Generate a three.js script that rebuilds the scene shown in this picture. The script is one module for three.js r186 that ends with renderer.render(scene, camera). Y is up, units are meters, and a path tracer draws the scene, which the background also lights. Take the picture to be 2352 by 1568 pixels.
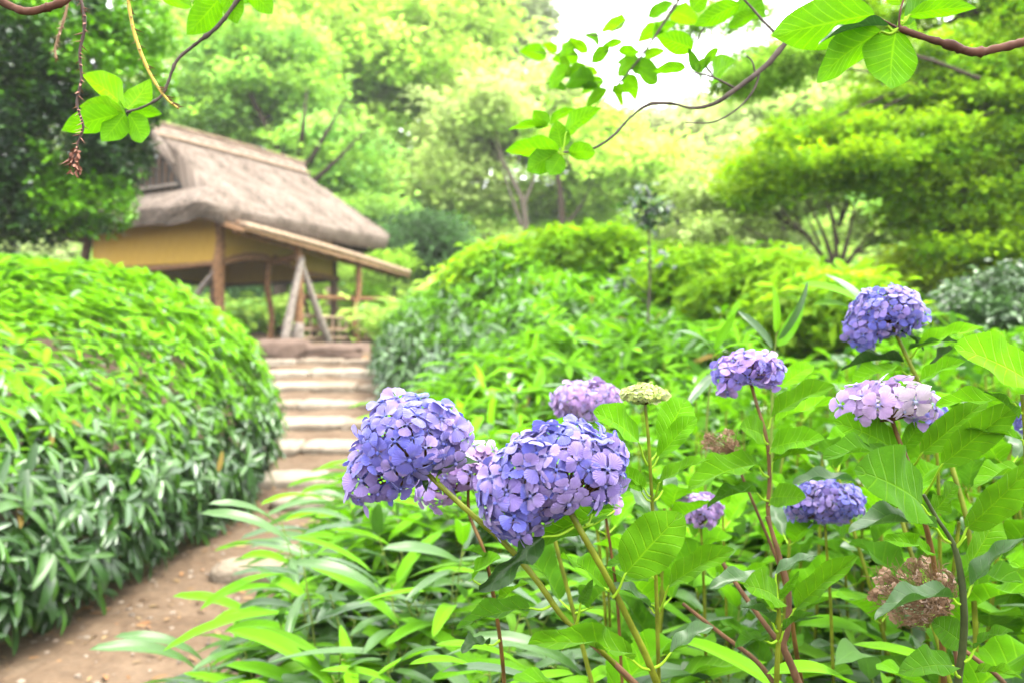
import * as THREE from 'three';
import { mergeGeometries } from 'three/addons/utils/BufferGeometryUtils.js';

// ---------------------------------------------------------------- camera, sky, sun, exposure
const scene = new THREE.Scene();
const F = 1829, CX = 1176, CY = 784, EYE = 1.4;
const camera = new THREE.PerspectiveCamera(2 * Math.atan(CY / F) * 180 / Math.PI, 1.5, 0.05, 400);
camera.position.set(0, EYE, 0);
camera.lookAt(0, EYE, -1);
camera.focus = 1.0;
camera.userData.fStop = 4.0;

const renderer = new THREE.WebGLRenderer({ antialias: true });
renderer.toneMapping = THREE.LinearToneMapping;
renderer.toneMappingExposure = 8.3;
renderer.shadowMap.enabled = true;

{ // bright overcast sky, a little brighter overhead
  const w = 64, h = 32, data = new Float32Array(w * h * 4);
  for (let j = 0; j < h; j++) for (let i = 0; i < w; i++) {
    const el = ((j + 0.5) / h - 0.5) * Math.PI, up = Math.max(0, Math.sin(el)), k = (j * w + i) * 4;
    const v = el > 0 ? 0.72 + 0.55 * up : 0.3;
    data[k] = v * 0.985; data[k + 1] = v; data[k + 2] = v * 1.03; data[k + 3] = 1;
  }
  const sky = new THREE.DataTexture(data, w, h, THREE.RGBAFormat, THREE.FloatType);
  sky.mapping = THREE.EquirectangularReflectionMapping; sky.magFilter = THREE.LinearFilter; sky.needsUpdate = true;
  scene.background = sky; scene.environment = sky;
}
const sun = new THREE.DirectionalLight(new THREE.Color(1, 0.96, 0.86), 1.5);
sun.position.set(11, 25, -6); sun.target.position.set(0, 0, -8);
sun.castShadow = true; sun.shadow.radius = 55; sun.shadow.mapSize.set(2048, 2048);
Object.assign(sun.shadow.camera, { left: -30, right: 30, top: 30, bottom: -30, near: 1, far: 90 });
scene.add(sun, sun.target);
scene.fog = new THREE.FogExp2(new THREE.Color(0.95, 1.0, 0.93), 0.0007);

// ---------------------------------------------------------------- helpers
const V = (x, y, z) => new THREE.Vector3(x, y, z);
function rng(seed) { let a = seed >>> 0; const f = () => { a = (a + 0x6D2B79F5) | 0; let t = Math.imul(a ^ (a >>> 15), 1 | a); t = (t + Math.imul(t ^ (t >>> 7), 61 | t)) ^ t; return ((t ^ (t >>> 14)) >>> 0) / 4294967296; }; f.r = (lo, hi) => lo + (hi - lo) * f(); f.s = (k = 1) => (f() * 2 - 1) * k; f.i = (n) => Math.floor(f() * n); return f; }
const W = (px, py, d) => V((px - CX) / F * d, EYE - (py - CY) / F * d, -d);       // a direction seen in the photograph, at a distance in metres
const lerp = (a, b, t) => a + (b - a) * t, clamp = (x, a, b) => Math.min(b, Math.max(a, x));
const sm = (a, b, x) => { const t = clamp((x - a) / (b - a), 0, 1); return t * t * (3 - 2 * t); };
function table(xs, ys) { return (x) => { if (x <= xs[0]) return ys[0]; for (let i = 1; i < xs.length; i++) if (x <= xs[i]) { const t = (x - xs[i - 1]) / (xs[i] - xs[i - 1]); return lerp(ys[i - 1], ys[i], t * t * (3 - 2 * t)); } return ys[ys.length - 1]; }; }
function hash(x, y) { let h = Math.imul(x | 0, 374761393) ^ Math.imul(y | 0, 668265263); h = Math.imul(h ^ (h >>> 13), 1274126177); return ((h ^ (h >>> 16)) >>> 0) / 4294967296; }
function noise(x, y) { const ix = Math.floor(x), iy = Math.floor(y), fx = x - ix, fy = y - iy, u = fx * fx * (3 - 2 * fx), v = fy * fy * (3 - 2 * fy); return lerp(lerp(hash(ix, iy), hash(ix + 1, iy), u), lerp(hash(ix, iy + 1), hash(ix + 1, iy + 1), u), v); }
const fbm = (x, y, o = 4) => { let s = 0, a = 0.5, n = 0; for (let i = 0; i < o; i++) { s += a * noise(x, y); n += a; a *= 0.5; x = x * 2.03 + 17.1; y = y * 2.03 + 9.7; } return s / n; };
const C = (r, g, b) => new THREE.Color().setRGB(r, g, b);

function shadowed(o) { o.castShadow = true; o.receiveShadow = true; return o; }
function mesh(name, geo, mat, parent) { const m = shadowed(new THREE.Mesh(geo, mat)); m.name = name; if (parent) parent.add(m); return m; }
const taken = new Map();
function numbered(name) { const n = taken.get(name) || 0; taken.set(name, n + 1); return n ? `${name}_${String(n).padStart(3, '0')}` : name; }
function thing(name, label, category, pos, group) { const o = new THREE.Group(); o.name = numbered(name); o.position.copy(pos); o.userData = { label, category }; if (group) o.userData.group = group; scene.add(o); return o; }
function structure(name, geo, mat) { const m = mesh(numbered(name), geo, mat, scene); m.userData.kind = 'structure'; return m; }

// a tapered tube through points; radii per point
function tube(pts, radii, seg = 6, sub = 4, wob = 0, rnd = null) {
  const curve = new THREE.CatmullRomCurve3(pts, false, 'centripetal'), n = Math.max(1, (pts.length - 1) * sub), pos = [], uv = [], idx = [];
  const fr = curve.computeFrenetFrames(n, false);
  let len = 0, prev = null;
  for (let i = 0; i <= n; i++) {
    const t = i / n, p = curve.getPoint(t), f = t * (radii.length - 1), k = Math.min(radii.length - 2, Math.floor(f)), r = radii.length > 1 ? lerp(radii[k], radii[k + 1], f - k) : radii[0];
    if (prev) len += p.distanceTo(prev); prev = p;
    for (let j = 0; j <= seg; j++) {
      const a = j / seg * Math.PI * 2, rr = r * (wob && j < seg && j > 0 ? 1 + wob * (rnd() - 0.5) : 1), c = Math.cos(a) * rr, s = Math.sin(a) * rr, N = fr.normals[i], B = fr.binormals[i];
      pos.push(p.x + N.x * c + B.x * s, p.y + N.y * c + B.y * s, p.z + N.z * c + B.z * s); uv.push(j / seg * r * 6.28, len);
    }
  }
  for (let i = 0; i < n; i++) for (let j = 0; j < seg; j++) { const a = i * (seg + 1) + j, b = a + seg + 1; idx.push(a, a + 1, b, a + 1, b + 1, b); }
  for (const [row, flip] of [[0, 0], [n, 1]]) { const c = pos.length / 3; const p = curve.getPoint(row / n); pos.push(p.x, p.y, p.z); uv.push(0, 0); for (let j = 0; j < seg; j++) { const a = row * (seg + 1) + j; flip ? idx.push(c, a, a + 1) : idx.push(c, a + 1, a); } }
  const g = new THREE.BufferGeometry();
  g.setAttribute('position', new THREE.Float32BufferAttribute(pos, 3)); g.setAttribute('uv', new THREE.Float32BufferAttribute(uv, 2)); g.setIndex(idx); g.computeVertexNormals();
  return g;
}
// a leaf: base at 0, tip at +z, upper side +y, width 1 at its widest
function leafGeo({ n = 10, m = 2, p = 0.5, q = 0.8, fold = 0.25, curl = 0.6, serr = 0, teeth = 0, wave = 0, twist = 0, seed = 1, ratio = 0.3, eaten = 0 }) {
  const rnd = rng(seed), pk = p / (p + q), nm = Math.pow(pk, p) * Math.pow(1 - pk, q), pos = [], uv = [], idx = [];
  let y = 0, z = 0; const line = [[0, 0, 0]];
  for (let i = 1; i <= n; i++) { const th = curl * (0.5 - (i - 0.5) / n) * (1 + 0.3 * Math.sin(i * 2.1 + seed)); y += Math.sin(th) / n; z += Math.cos(th) / n; line.push([y, z, curl * (0.5 - i / n)]); }
  const ang = Math.atan2(y, z), L = Math.hypot(y, z), ca = Math.cos(ang), sa = Math.sin(ang), ph = rnd() * 6;
  for (let i = 0; i <= n; i++) {
    const t = i / n; let hw = 0.5 * Math.pow(Math.max(t, 1e-4), p) * Math.pow(Math.max(1 - t, 0), q) / nm;
    if (serr) hw *= 1 - serr * ((t * teeth) % 1) * (t < 0.97 ? 1 : 0);
    const [ly, lz, th] = line[i];
    for (let j = 0; j <= m; j++) {
      const s = -1 + 2 * j / m, bite = eaten && Math.abs(s) > 0.6 ? 1 - eaten * Math.max(0, noise(t * 5 + seed * 7.7, s > 0 ? 3 : 9) - 0.45) * 1.6 : 1;
      const x = s * hw * bite, tw = twist * (t - 0.3), up = Math.abs(s) * hw * ratio * fold + wave * ratio * Math.abs(s) * Math.sin(t * 14 + (s > 0 ? ph : ph + 2)) * hw * 2 - x * ratio * Math.sin(tw);
      const yy = ly + up * Math.cos(th), zz = lz - up * Math.sin(th);
      pos.push(x * Math.cos(tw), (yy * ca - zz * sa) / L, (yy * sa + zz * ca) / L); uv.push(0.5 + s * 0.5, t);
    }
  }
  for (let i = 0; i < n; i++) for (let j = 0; j < m; j++) { const a = i * (m + 1) + j, b = a + m + 1; idx.push(a, b, a + 1, a + 1, b, b + 1); }
  const g = new THREE.BufferGeometry();
  g.setAttribute('position', new THREE.Float32BufferAttribute(pos, 3)); g.setAttribute('uv', new THREE.Float32BufferAttribute(uv, 2)); g.setIndex(idx); g.computeVertexNormals();
  return g;
}
const tX = V(), tY = V(), tZ = V();
function leafMatrix(base, dir, up, len, width) {
  tZ.copy(dir).normalize(); tX.crossVectors(up, tZ); if (tX.lengthSq() < 1e-6) tX.set(1, 0, 0); tX.normalize(); tY.crossVectors(tZ, tX);
  const m = new THREE.Matrix4().makeBasis(tX, tY, tZ); m.scale(V(width, len, len)); m.setPosition(base); return m;
}
const rndDir = (r) => { const z = r.s(), a = r() * 6.2832, k = Math.sqrt(1 - z * z); return V(k * Math.cos(a), z, k * Math.sin(a)); };

// ---------------------------------------------------------------- textures and materials
function dataTex(w, h, fn, { srgb = false, rep = 1 } = {}) {
  const d = new Uint8Array(w * h * 4);
  for (let j = 0; j < h; j++) for (let i = 0; i < w; i++) { const c = fn((i + 0.5) / w, (j + 0.5) / h), k = (j * w + i) * 4; for (let q = 0; q < 3; q++) { let v = clamp(c.length ? c[q] : c, 0, 1); if (srgb) v = v <= 0.0031308 ? v * 12.92 : 1.055 * Math.pow(v, 1 / 2.4) - 0.055; d[k + q] = Math.round(v * 255); } d[k + 3] = 255; }
  const t = new THREE.DataTexture(d, w, h, THREE.RGBAFormat); t.wrapS = t.wrapT = THREE.RepeatWrapping; t.magFilter = THREE.LinearFilter; t.minFilter = THREE.LinearMipmapLinearFilter; t.repeat.set(rep, rep); if (srgb) t.colorSpace = THREE.SRGBColorSpace; t.needsUpdate = true; return t;
}
// net-veined leaf (hydrangea, cherry): how much of a vein is at (u, v)
function vein(u, v, pairs, lift) {
  const a = Math.abs(u - 0.5) * 2, mid = Math.exp(-Math.pow(a / (0.05 * (1.1 - v * 0.7)), 2));
  const q = (v - lift * a * (1 - 0.35 * a)) * pairs, f = q - Math.floor(q), dd = Math.min(f, 1 - f) / pairs;
  const lat = Math.exp(-Math.pow(dd / (0.010 * (1.15 - a * 0.8)), 2)) * (q > -0.2 ? 1 : 0);
  const n2 = noise(u * 46, v * 60 + a * 12), ter = Math.exp(-Math.pow((n2 - 0.5) / 0.05, 2)) * 0.22;
  return Math.max(mid, lat * 0.85, ter);
}
const veinMap = (pairs, lift) => dataTex(256, 512, (u, v) => { const k = vein(u, v, pairs, lift), n = 0.86 + 0.28 * (fbm(u * 6 + pairs, v * 9) - 0.5); return [lerp(0.50, 0.98, k * 0.8) * n, lerp(0.60, 0.95, k * 0.75) * n, lerp(0.42, 0.80, k * 0.55) * n]; }, { srgb: true });
const veinBump = (pairs, lift) => dataTex(256, 512, (u, v) => 0.7 - 0.5 * vein(u, v, pairs, lift));
const bladeMap = dataTex(128, 512, (u, v) => { const a = Math.abs(u - 0.5) * 2, mid = Math.exp(-Math.pow(a / 0.05, 2)), st = 0.5 + 0.5 * Math.sin(u * 150), n = fbm(u * 22, v * 3) * 0.25 + fbm(u * 5, v * 10) * 0.25, k = 0.52 + 0.1 * st + n * 0.5; return [k * 0.98 + mid * 0.28, k + mid * 0.2, k * 0.9 + mid * 0.15]; }, { srgb: true });
const bladeBump = dataTex(128, 64, (u) => 0.5 + 0.3 * Math.sin(u * 150) - 0.4 * Math.exp(-Math.pow((u - 0.5) / 0.02, 2)));
const hydMap = veinMap(8, 0.22), hydBump = veinBump(8, 0.22), cherMap = veinMap(9, 0.3), cherBump = veinBump(9, 0.3);

function leafMat(color, o = {}) {
  return new THREE.MeshPhysicalMaterial({ color, roughness: 1, transmission: o.through ?? 0.42, thickness: 0, side: THREE.DoubleSide, clearcoat: o.gloss ?? 0.1, clearcoatRoughness: o.gr ?? 0.25, map: o.map ?? null, bumpMap: o.bump ?? null, bumpScale: o.bs ?? 0.0012, specularIntensity: 0.06 });
}
function tones(list, o) { return list.map((c) => leafMat(C(c[0], c[1], c[2]), { ...o, gloss: c[3] ?? o.gloss })); }
const std = (color, rough = 0.9, o = {}) => new THREE.MeshPhysicalMaterial({ color, roughness: rough, specularIntensity: 0.3, ...o });

const barkTex = dataTex(256, 256, (u, v) => { const k = clamp(0.1 + 1.3 * fbm(u * 8, v * 20, 5), 0.15, 1), g = fbm(u * 5 + 40, v * 5); return [k, k * lerp(0.93, 1, g), k * lerp(0.85, 1, g)]; }, { srgb: true, rep: 2 });
const barkBump = dataTex(256, 256, (u, v) => fbm(u * 10, v * 30, 5), { rep: 2 });
const M = {
  bark: std(C(0.05, 0.036, 0.027), 0.95, { map: barkTex, bumpMap: barkBump, bumpScale: 0.01 }),
  barkPale: std(C(0.14, 0.115, 0.095), 0.95, { map: barkTex, bumpMap: barkBump, bumpScale: 0.01 }),
  twig: std(C(0.07, 0.032, 0.02), 0.85, { map: barkTex, bumpMap: barkBump, bumpScale: 0.002 }),
  twigGrey: std(C(0.058, 0.045, 0.038), 0.85, { map: barkTex, bumpMap: barkBump, bumpScale: 0.002 }),
  stem: leafMat(C(0.10, 0.125, 0.010), { through: 0.02, gloss: 0.2, map: barkTex, bump: barkBump, bs: 0.0006 }),
  stemRed: leafMat(C(0.085, 0.048, 0.014), { through: 0.02, gloss: 0.2, map: barkTex, bump: barkBump, bs: 0.0006 }),
  cane: std(C(0.085, 0.046, 0.022), 0.9, { map: barkTex, bumpMap: barkBump, bumpScale: 0.002 }),
  petiole: leafMat(C(0.15, 0.27, 0.012), { through: 0.1, gloss: 0.15 }),
  culm: leafMat(C(0.085, 0.12, 0.02), { through: 0.05, gloss: 0.2 }),
};
const hydTone = tones([[0.105, 0.255, 0.004], [0.125, 0.32, 0.004], [0.075, 0.195, 0.008], [0.175, 0.42, 0.006], [0.05, 0.135, 0.018, 0.9]], { map: hydMap, bump: hydBump, bs: 0.0022, gloss: 0.0, gr: 0.42 });
const darkStem = std(C(0.03, 0.042, 0.012), 0.6, { map: barkTex, bumpMap: barkBump, bumpScale: 0.001 });
const hydDark = leafMat(C(0.03, 0.07, 0.016), { map: hydMap, bump: hydBump, through: 0.25, gloss: 0.3 });
const sasaTone = tones([[0.09, 0.23, 0.006], [0.11, 0.31, 0.004], [0.06, 0.16, 0.018, 0.9], [0.15, 0.39, 0.005], [0.045, 0.12, 0.024, 1]], { map: bladeMap, bump: bladeBump, bs: 0.0006, gloss: 0.08, gr: 0.34 });
const cherTone = tones([[0.17, 0.42, 0.003], [0.15, 0.37, 0.003], [0.22, 0.46, 0.004], [0.09, 0.24, 0.006]], { map: cherMap, bump: cherBump, bs: 0.001, through: 0.62, gloss: 0.04, gr: 0.4 });
const cherDark = leafMat(C(0.03, 0.09, 0.02), { map: cherMap, bump: cherBump, through: 0.3, gloss: 0.5 });

const hydLeaf = [1, 2, 3, 4, 5, 6].map((s) => leafGeo({ n: 54, m: 6, p: 0.62, q: 0.72, fold: 0.28 + 0.05 * s, curl: 0.25 + 0.13 * s, serr: 0.075, teeth: 27, wave: 0.05 + 0.015 * s, twist: (s % 3 - 1) * 0.35, ratio: 0.55, seed: s, eaten: s === 4 ? 0.9 : 0 }));
const sasaLeaf = [1, 2, 3, 4, 5].map((s) => leafGeo({ n: 14, m: 4, p: 0.42, q: 0.62, fold: 0.3, curl: 0.12 + 0.15 * s, twist: (s - 3) * 0.4, ratio: 0.17, seed: 10 + s }));
const cherLeaf = [1, 2, 3, 4].map((s) => leafGeo({ n: 60, m: 6, p: 0.65, q: 1.0, fold: 0.3, curl: 0.2 + 0.15 * s, serr: 0.06, teeth: 30, wave: 0.05, twist: (s - 2) * 0.25, ratio: 0.45, seed: 20 + s }));
const bushLeaf = leafGeo({ n: 6, m: 2, p: 0.45, q: 0.6, fold: 0.35, curl: 0.5, ratio: 0.22, seed: 31 });

// gathers leaves; the largest in view become parts of their own, the rest one part of many leaves
function Leaves() { this.list = []; }
Leaves.prototype.add = function (m, tone, score = 0, shade = 1) { this.list.push({ m, tone, score, shade }); };
Leaves.prototype.build = function (root, geo, mats, plain, parts, name = 'leaf', rest = 'foliage', shiny = null) {
  const off = new THREE.Matrix4().makeTranslation(-root.position.x, -root.position.y, -root.position.z);
  this.list.sort((a, b) => b.score - a.score);
  const own = this.list.slice(0, parts), many = this.list.slice(parts);
  own.forEach((l, k) => { const g = Array.isArray(geo) ? geo[k % geo.length] : geo, o = mesh(name, g, mats[l.tone % mats.length], root); o.matrixAutoUpdate = false; o.matrix.multiplyMatrices(off, l.m); o.matrix.decompose(o.position, o.quaternion, o.scale); });
  const mm = new THREE.Matrix4(), c = new THREE.Color(), glossy = (l) => shiny && (l.tone === 2 || l.tone === 4);
  for (const [kind, mat, list] of [[rest, plain, many.filter((l) => !glossy(l))], ['glossy_' + rest, shiny, many.filter(glossy)]]) {
    if (!list.length) continue;
    const im = shadowed(new THREE.InstancedMesh(Array.isArray(geo) ? geo[0] : geo, mat, list.length)); im.name = kind; im.userData.kind = 'stuff';
    list.forEach((l, i) => { im.setMatrixAt(i, mm.multiplyMatrices(off, l.m)); c.copy(mats[l.tone % mats.length].color).multiplyScalar(l.shade); im.setColorAt(i, c); });
    root.add(im);
  }
};
// how large a leaf looks in the photograph (0 outside the frame)
function seen(p, n, len) { const d = -p.z; if (d < 0.3) return 0; const x = p.x / d * F, y = (p.y - EYE) / d * F; if (Math.abs(x) > 1170 || Math.abs(y) > 780) return 0; const v = V(-p.x, EYE - p.y, -p.z).normalize(); return len / d * (0.3 + Math.abs(v.dot(n))); }

// ---------------------------------------------------------------- the ground
const pathX = table([-60, -13.6, -10.5, -7.6, -5, -2, 0], [-3.4, -3.2, -2.45, -1.68, -1.8, -1.85, -1.6]);
const pathY = table([-60, -14.1, -13.4, -7.5, -7.2, 10], [1.36, 1.34, 1.04, 0.04, 0, 0]);
const PX = (z) => pathX(z), PY = (z) => { if (z < -14.1) return 1.34; if (z < -13.4) return lerp(1.34, 1.04, (z + 14.1) / 0.7); if (z < -7.5) return lerp(1.04, 0.02, (z + 13.4) / 5.9); return 0; };
const edgeX = (z) => table([-14, -12, -10.5, -9, -7.5, -6, -4.6, -2.4, -1.2], [-2.35, -2.1, -1.76, -1.35, -1.08, -0.98, -1.06, -0.98, -0.75])(z);  // where the plants right of the path begin
const canopyMid = table([1.2, 2, 3, 4, 6, 8, 10, 12, 16], [0.74, 0.70, 0.70, 0.80, 1.2, 1.82, 2.45, 2.55, 2.6]);
const canopyRight = table([1.2, 2, 3, 4, 6, 8, 10, 14, 20], [0.8, 0.78, 0.82, 1.0, 1.45, 1.75, 1.95, 2.35, 2.6]);
function canopy(x, z) {
  const d = -z, c = lerp(canopyMid(d), canopyRight(d), sm(1.6, 3.6, x)) + (0.34 * (fbm(x * 0.8 + 5, z * 0.8, 3) - 0.5) + 0.2 * (noise(x * 3.1, z * 3.1) - 0.5)) * Math.min(1.7, d * 0.3);
  const e = x - edgeX(z), g = PY(z);
  return lerp(g + 0.1, c, Math.pow(clamp(e / lerp(0.7, 1.5, sm(4, 9, d)), 0, 1), 0.55));
}
function ground(x, z) {
  const base = PY(z), far = sm(-17, -70, z) * 9 + sm(-24, -60, z) * 2;
  let y = base;
  const e = x - edgeX(Math.max(z, -14));
  if (e > 0 && z < 0) y = lerp(base, Math.max(base, canopy(x, Math.max(z, -15)) - 0.75), sm(0.05, 1.1, e));
  const l = PX(z) - 0.75 - x;
  if (l > 0) y += sm(0.2, 3, l) * 0.12;
  return y + far + 0.05 * (fbm(x * 1.3, z * 1.3) - 0.5) - (Math.abs(x - PX(z)) < 0.8 ? 0 : 0);
}
const soilTex = dataTex(512, 512, (u, v) => { const n = fbm(u * 9, v * 9, 5), f = fbm(u * 70, v * 70, 3), k = 0.42 + 0.5 * n + 0.35 * (f - 0.5); return [k, k * lerp(0.80, 0.9, n), k * lerp(0.62, 0.78, n)]; }, { srgb: true });
const soilBump = dataTex(512, 512, (u, v) => 0.6 * fbm(u * 60, v * 60, 4) + 0.4 * fbm(u * 12, v * 12));
const soilMat = std(C(0.05, 0.034, 0.022), 1, { map: soilTex, bumpMap: soilBump, bumpScale: 0.02 });
const pathMat = std(C(0.125, 0.098, 0.074), 1, { map: soilTex, bumpMap: soilBump, bumpScale: 0.02 });
function sheet(xs, zs, fy) {
  const pos = [], uv = [], idx = [];
  for (const z of zs) for (const x of xs) { const X = typeof x === 'function' ? x(z) : x; pos.push(X, fy(X, z), z); uv.push(X * 0.5, z * 0.5); }
  for (let j = 0; j < zs.length - 1; j++) for (let i = 0; i < xs.length - 1; i++) { const a = j * xs.length + i, b = a + xs.length; idx.push(a, a + 1, b, a + 1, b + 1, b); }
  const g = new THREE.BufferGeometry(); g.setAttribute('position', new THREE.Float32BufferAttribute(pos, 3)); g.setAttribute('uv', new THREE.Float32BufferAttribute(uv, 2)); g.setIndex(idx); g.computeVertexNormals(); return g;
}
{
  const xs = [], zs = [];
  for (let i = -70; i <= 70; i++) xs.push(Math.sinh(i / 70 * 4.2) * 4.0 - 1);
  for (let i = 0; i <= 150; i++) { const t = i / 150; zs.push(8 - Math.sinh(t * 3.4) * 9.4); }
  structure('ground', sheet(xs, zs.reverse(), ground), soilMat);
  const px = [], pz = [];
  for (let i = 0; i <= 24; i++) px.push((z) => PX(z) + (i / 12 - 1) * (0.95 + 0.15 * noise(z * 1.7, i > 12 ? 5 : 2)));
  for (let i = 0; i <= 160; i++) pz.push(-14.6 + i * 0.1);
  structure('dirt_path', sheet(px, pz, (x, z) => ground(x, z) + 0.012 + 0.03 * fbm(x * 4, z * 4, 3) - 0.10 * Math.pow(Math.abs(x - PX(z)), 4)), pathMat);
}
// rough stone: a rounded box pushed about by noise
function stoneGeo(w, h, d, seed, rough = 0.06, seg = 5, pw = 4) {
  const g = new THREE.BoxGeometry(1, 1, 1, seg, Math.max(2, seg - 1), seg), p = g.attributes.position;
  for (let i = 0; i < p.count; i++) {
    const v = V(p.getX(i), p.getY(i), p.getZ(i)).multiplyScalar(2), k = Math.pow(Math.pow(Math.abs(v.x), pw) + Math.pow(Math.abs(v.y), pw) + Math.pow(Math.abs(v.z), pw), 1 / pw), mx = Math.max(Math.abs(v.x), Math.abs(v.y), Math.abs(v.z));
    v.multiplyScalar(mx / k * 0.5);
    const q = 1 + rough * 2 * (fbm(v.x * 3 + seed * 3.1 + v.y, v.z * 3 + seed + v.y * 2, 3) - 0.5) * 2;
    p.setXYZ(i, v.x * w * q, v.y * h * q, v.z * d * q);
  }
  g.deleteAttribute('normal'); const uv = g.attributes.uv; for (let i = 0; i < uv.count; i++) uv.setXY(i, uv.getX(i) * w * 2 + seed * 0.37, uv.getY(i) * Math.max(h, d) * 2);
  g.computeVertexNormals(); return g;
}
const stoneTex = dataTex(512, 512, (u, v) => { const n = fbm(u * 7, v * 7, 6), s = fbm(u * 40, v * 40, 3), k = 0.5 + 0.5 * n + 0.3 * (s - 0.5); return [k, k * lerp(0.9, 0.97, n), k * lerp(0.8, 0.95, n)]; }, { srgb: true });
const stoneBump = dataTex(512, 512, (u, v) => fbm(u * 20, v * 20, 6));
const stoneMats = [C(0.255, 0.222, 0.178), C(0.21, 0.178, 0.138), C(0.275, 0.245, 0.20)].map((c) => std(c, 0.95, { map: stoneTex, bumpMap: stoneBump, bumpScale: 0.02 }));
const pathStone = std(C(0.15, 0.112, 0.08), 0.95, { map: stoneTex, bumpMap: stoneBump, bumpScale: 0.02 });
const rockMat = std(C(0.15, 0.108, 0.088), 0.95, { map: stoneTex, bumpMap: stoneBump, bumpScale: 0.03 });
const clayRock = std(C(0.36, 0.22, 0.11), 0.95, { map: stoneTex, bumpMap: stoneBump, bumpScale: 0.03 });
{
  const r = rng(5), t = thing('stone_steps', 'weathered stone steps climbing between two clipped bushes to the thatched hut', 'steps', V(PX(-7.6), 0, -7.6));
  for (let k = 0; k < 7; k++) {
    const z = lerp(-7.6, -13.3, k / 6), y = lerp(0.10, 1.09, k / 6), half = 0.98, n = k % 2 ? 3 : 2 + (k > 3 ? 1 : 0), cuts = [-half];
    for (let i = 1; i < n; i++) cuts.push(-half + 2 * half * (i + r.s(0.2)) / n); cuts.push(half);
    for (let i = 0; i < n; i++) {
      const w = cuts[i + 1] - cuts[i] - 0.02, o = mesh('stone', stoneGeo(w * 1.03, 0.22, 0.60, k * 5 + i, 0.07, 10, 9), stoneMats[r.i(3)], t);
      o.position.set(PX(z) + (cuts[i] + cuts[i + 1]) / 2 + 0.05, y - 0.085 + r.s(0.012), z - 0.12 + r.s(0.05)).sub(t.position); o.rotation.set(r.s(0.03) + 0.05, r.s(0.05), r.s(0.02));
    }
  }
  const flat = (name, label, px, py, d, w, h, dd, m, seed) => { const p = W(px, py, d), o = mesh(numbered(name), stoneGeo(w, h, dd, seed, seed === 73 || seed === 74 ? 0.14 : 0.06, 10, 5), m, scene); o.position.copy(p); o.rotation.y = 0.1; o.userData = { label, category: 'stone' }; return o; };
  flat('stepping_stone', 'long flat stone laid across the dirt path beside the bamboo leaves', 615, 1318, 4.72, 0.62, 0.16, 0.30, stoneMats[1], 71);
  flat('stepping_stone', 'broad pale flat stone sunk in the dirt path at the bottom edge', 255, 1560, 3.40, 1.0, 0.11, 0.5, pathStone, 72);
  flat('stepping_stone', 'pale flat stone in the path just below the lowest step', 720, 1150, 6.7, 0.7, 0.10, 0.4, stoneMats[2], 75);
  flat('boulder', 'rounded brown boulder at the head of the steps under the hut posts', 652, 812, 13.7, 0.98, 0.50, 0.8, rockMat, 73);
  flat('boulder', 'low flat-topped boulder right of the rounded one below the railing', 765, 812, 13.9, 1.25, 0.34, 0.9, rockMat, 74);
  flat('boulder', 'ochre earthy rock face beneath the flat boulder by the right bush', 800, 838, 13.75, 1.0, 0.30, 0.45, clayRock, 77);
  const peb = shadowed(new THREE.InstancedMesh(stoneGeo(1, 0.7, 0.9, 9, 0.1, 3, 3), std(C(0.27, 0.23, 0.19), 0.9, { map: stoneTex }), 1300)); peb.name = 'pebbles'; peb.userData = { kind: 'stuff', label: 'pale pebbles and gravel scattered on the dirt path', category: 'gravel' };
  const mm = new THREE.Matrix4(), q = new THREE.Quaternion();
  for (let i = 0; i < 1300; i++) { const z = -2.2 - 5.6 * Math.pow(r(), 0.8), x = PX(z) + r.s(0.95), s = 0.008 + 0.028 * Math.pow(r(), 3); q.setFromEuler(new THREE.Euler(r.s(0.4), r() * 6, r.s(0.4))); mm.compose(V(x, ground(x, z) + 0.022 + s * 0.2, z), q, V(s, s * 0.8, s)); peb.setMatrixAt(i, mm); peb.setColorAt(i, C(1, 1, 1).multiplyScalar(r.r(0.45, 1.1))); }
  scene.add(peb);
  const lit = shadowed(new THREE.InstancedMesh(bushLeaf, std(C(1, 1, 1), 0.9, { side: THREE.DoubleSide }), 1500)); lit.name = 'fallen_leaves'; lit.userData = { kind: 'stuff', label: 'brown fallen leaves along the foot of the left bush', category: 'leaf litter' };
  for (let i = 0; i < 1500; i++) { const z = -2.4 - 5.4 * r(), x = PX(z) - 0.25 + (r() < 0.75 ? -Math.pow(r(), 0.8) * 1.3 : r.s(0.7)), a = r() * 6.3, len = r.r(0.03, 0.075); lit.setMatrixAt(i, leafMatrix(V(x, ground(x, z) + 0.03, z), V(Math.cos(a), r.s(0.25), Math.sin(a)), V(r.s(0.5), 1, r.s(0.5)), len, len * 0.3)); lit.setColorAt(i, C(0.15, 0.07, 0.03).multiplyScalar(r.r(0.4, 1.3)).lerp(C(0.17, 0.12, 0.06), r())); }
  scene.add(lit);
}

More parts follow.
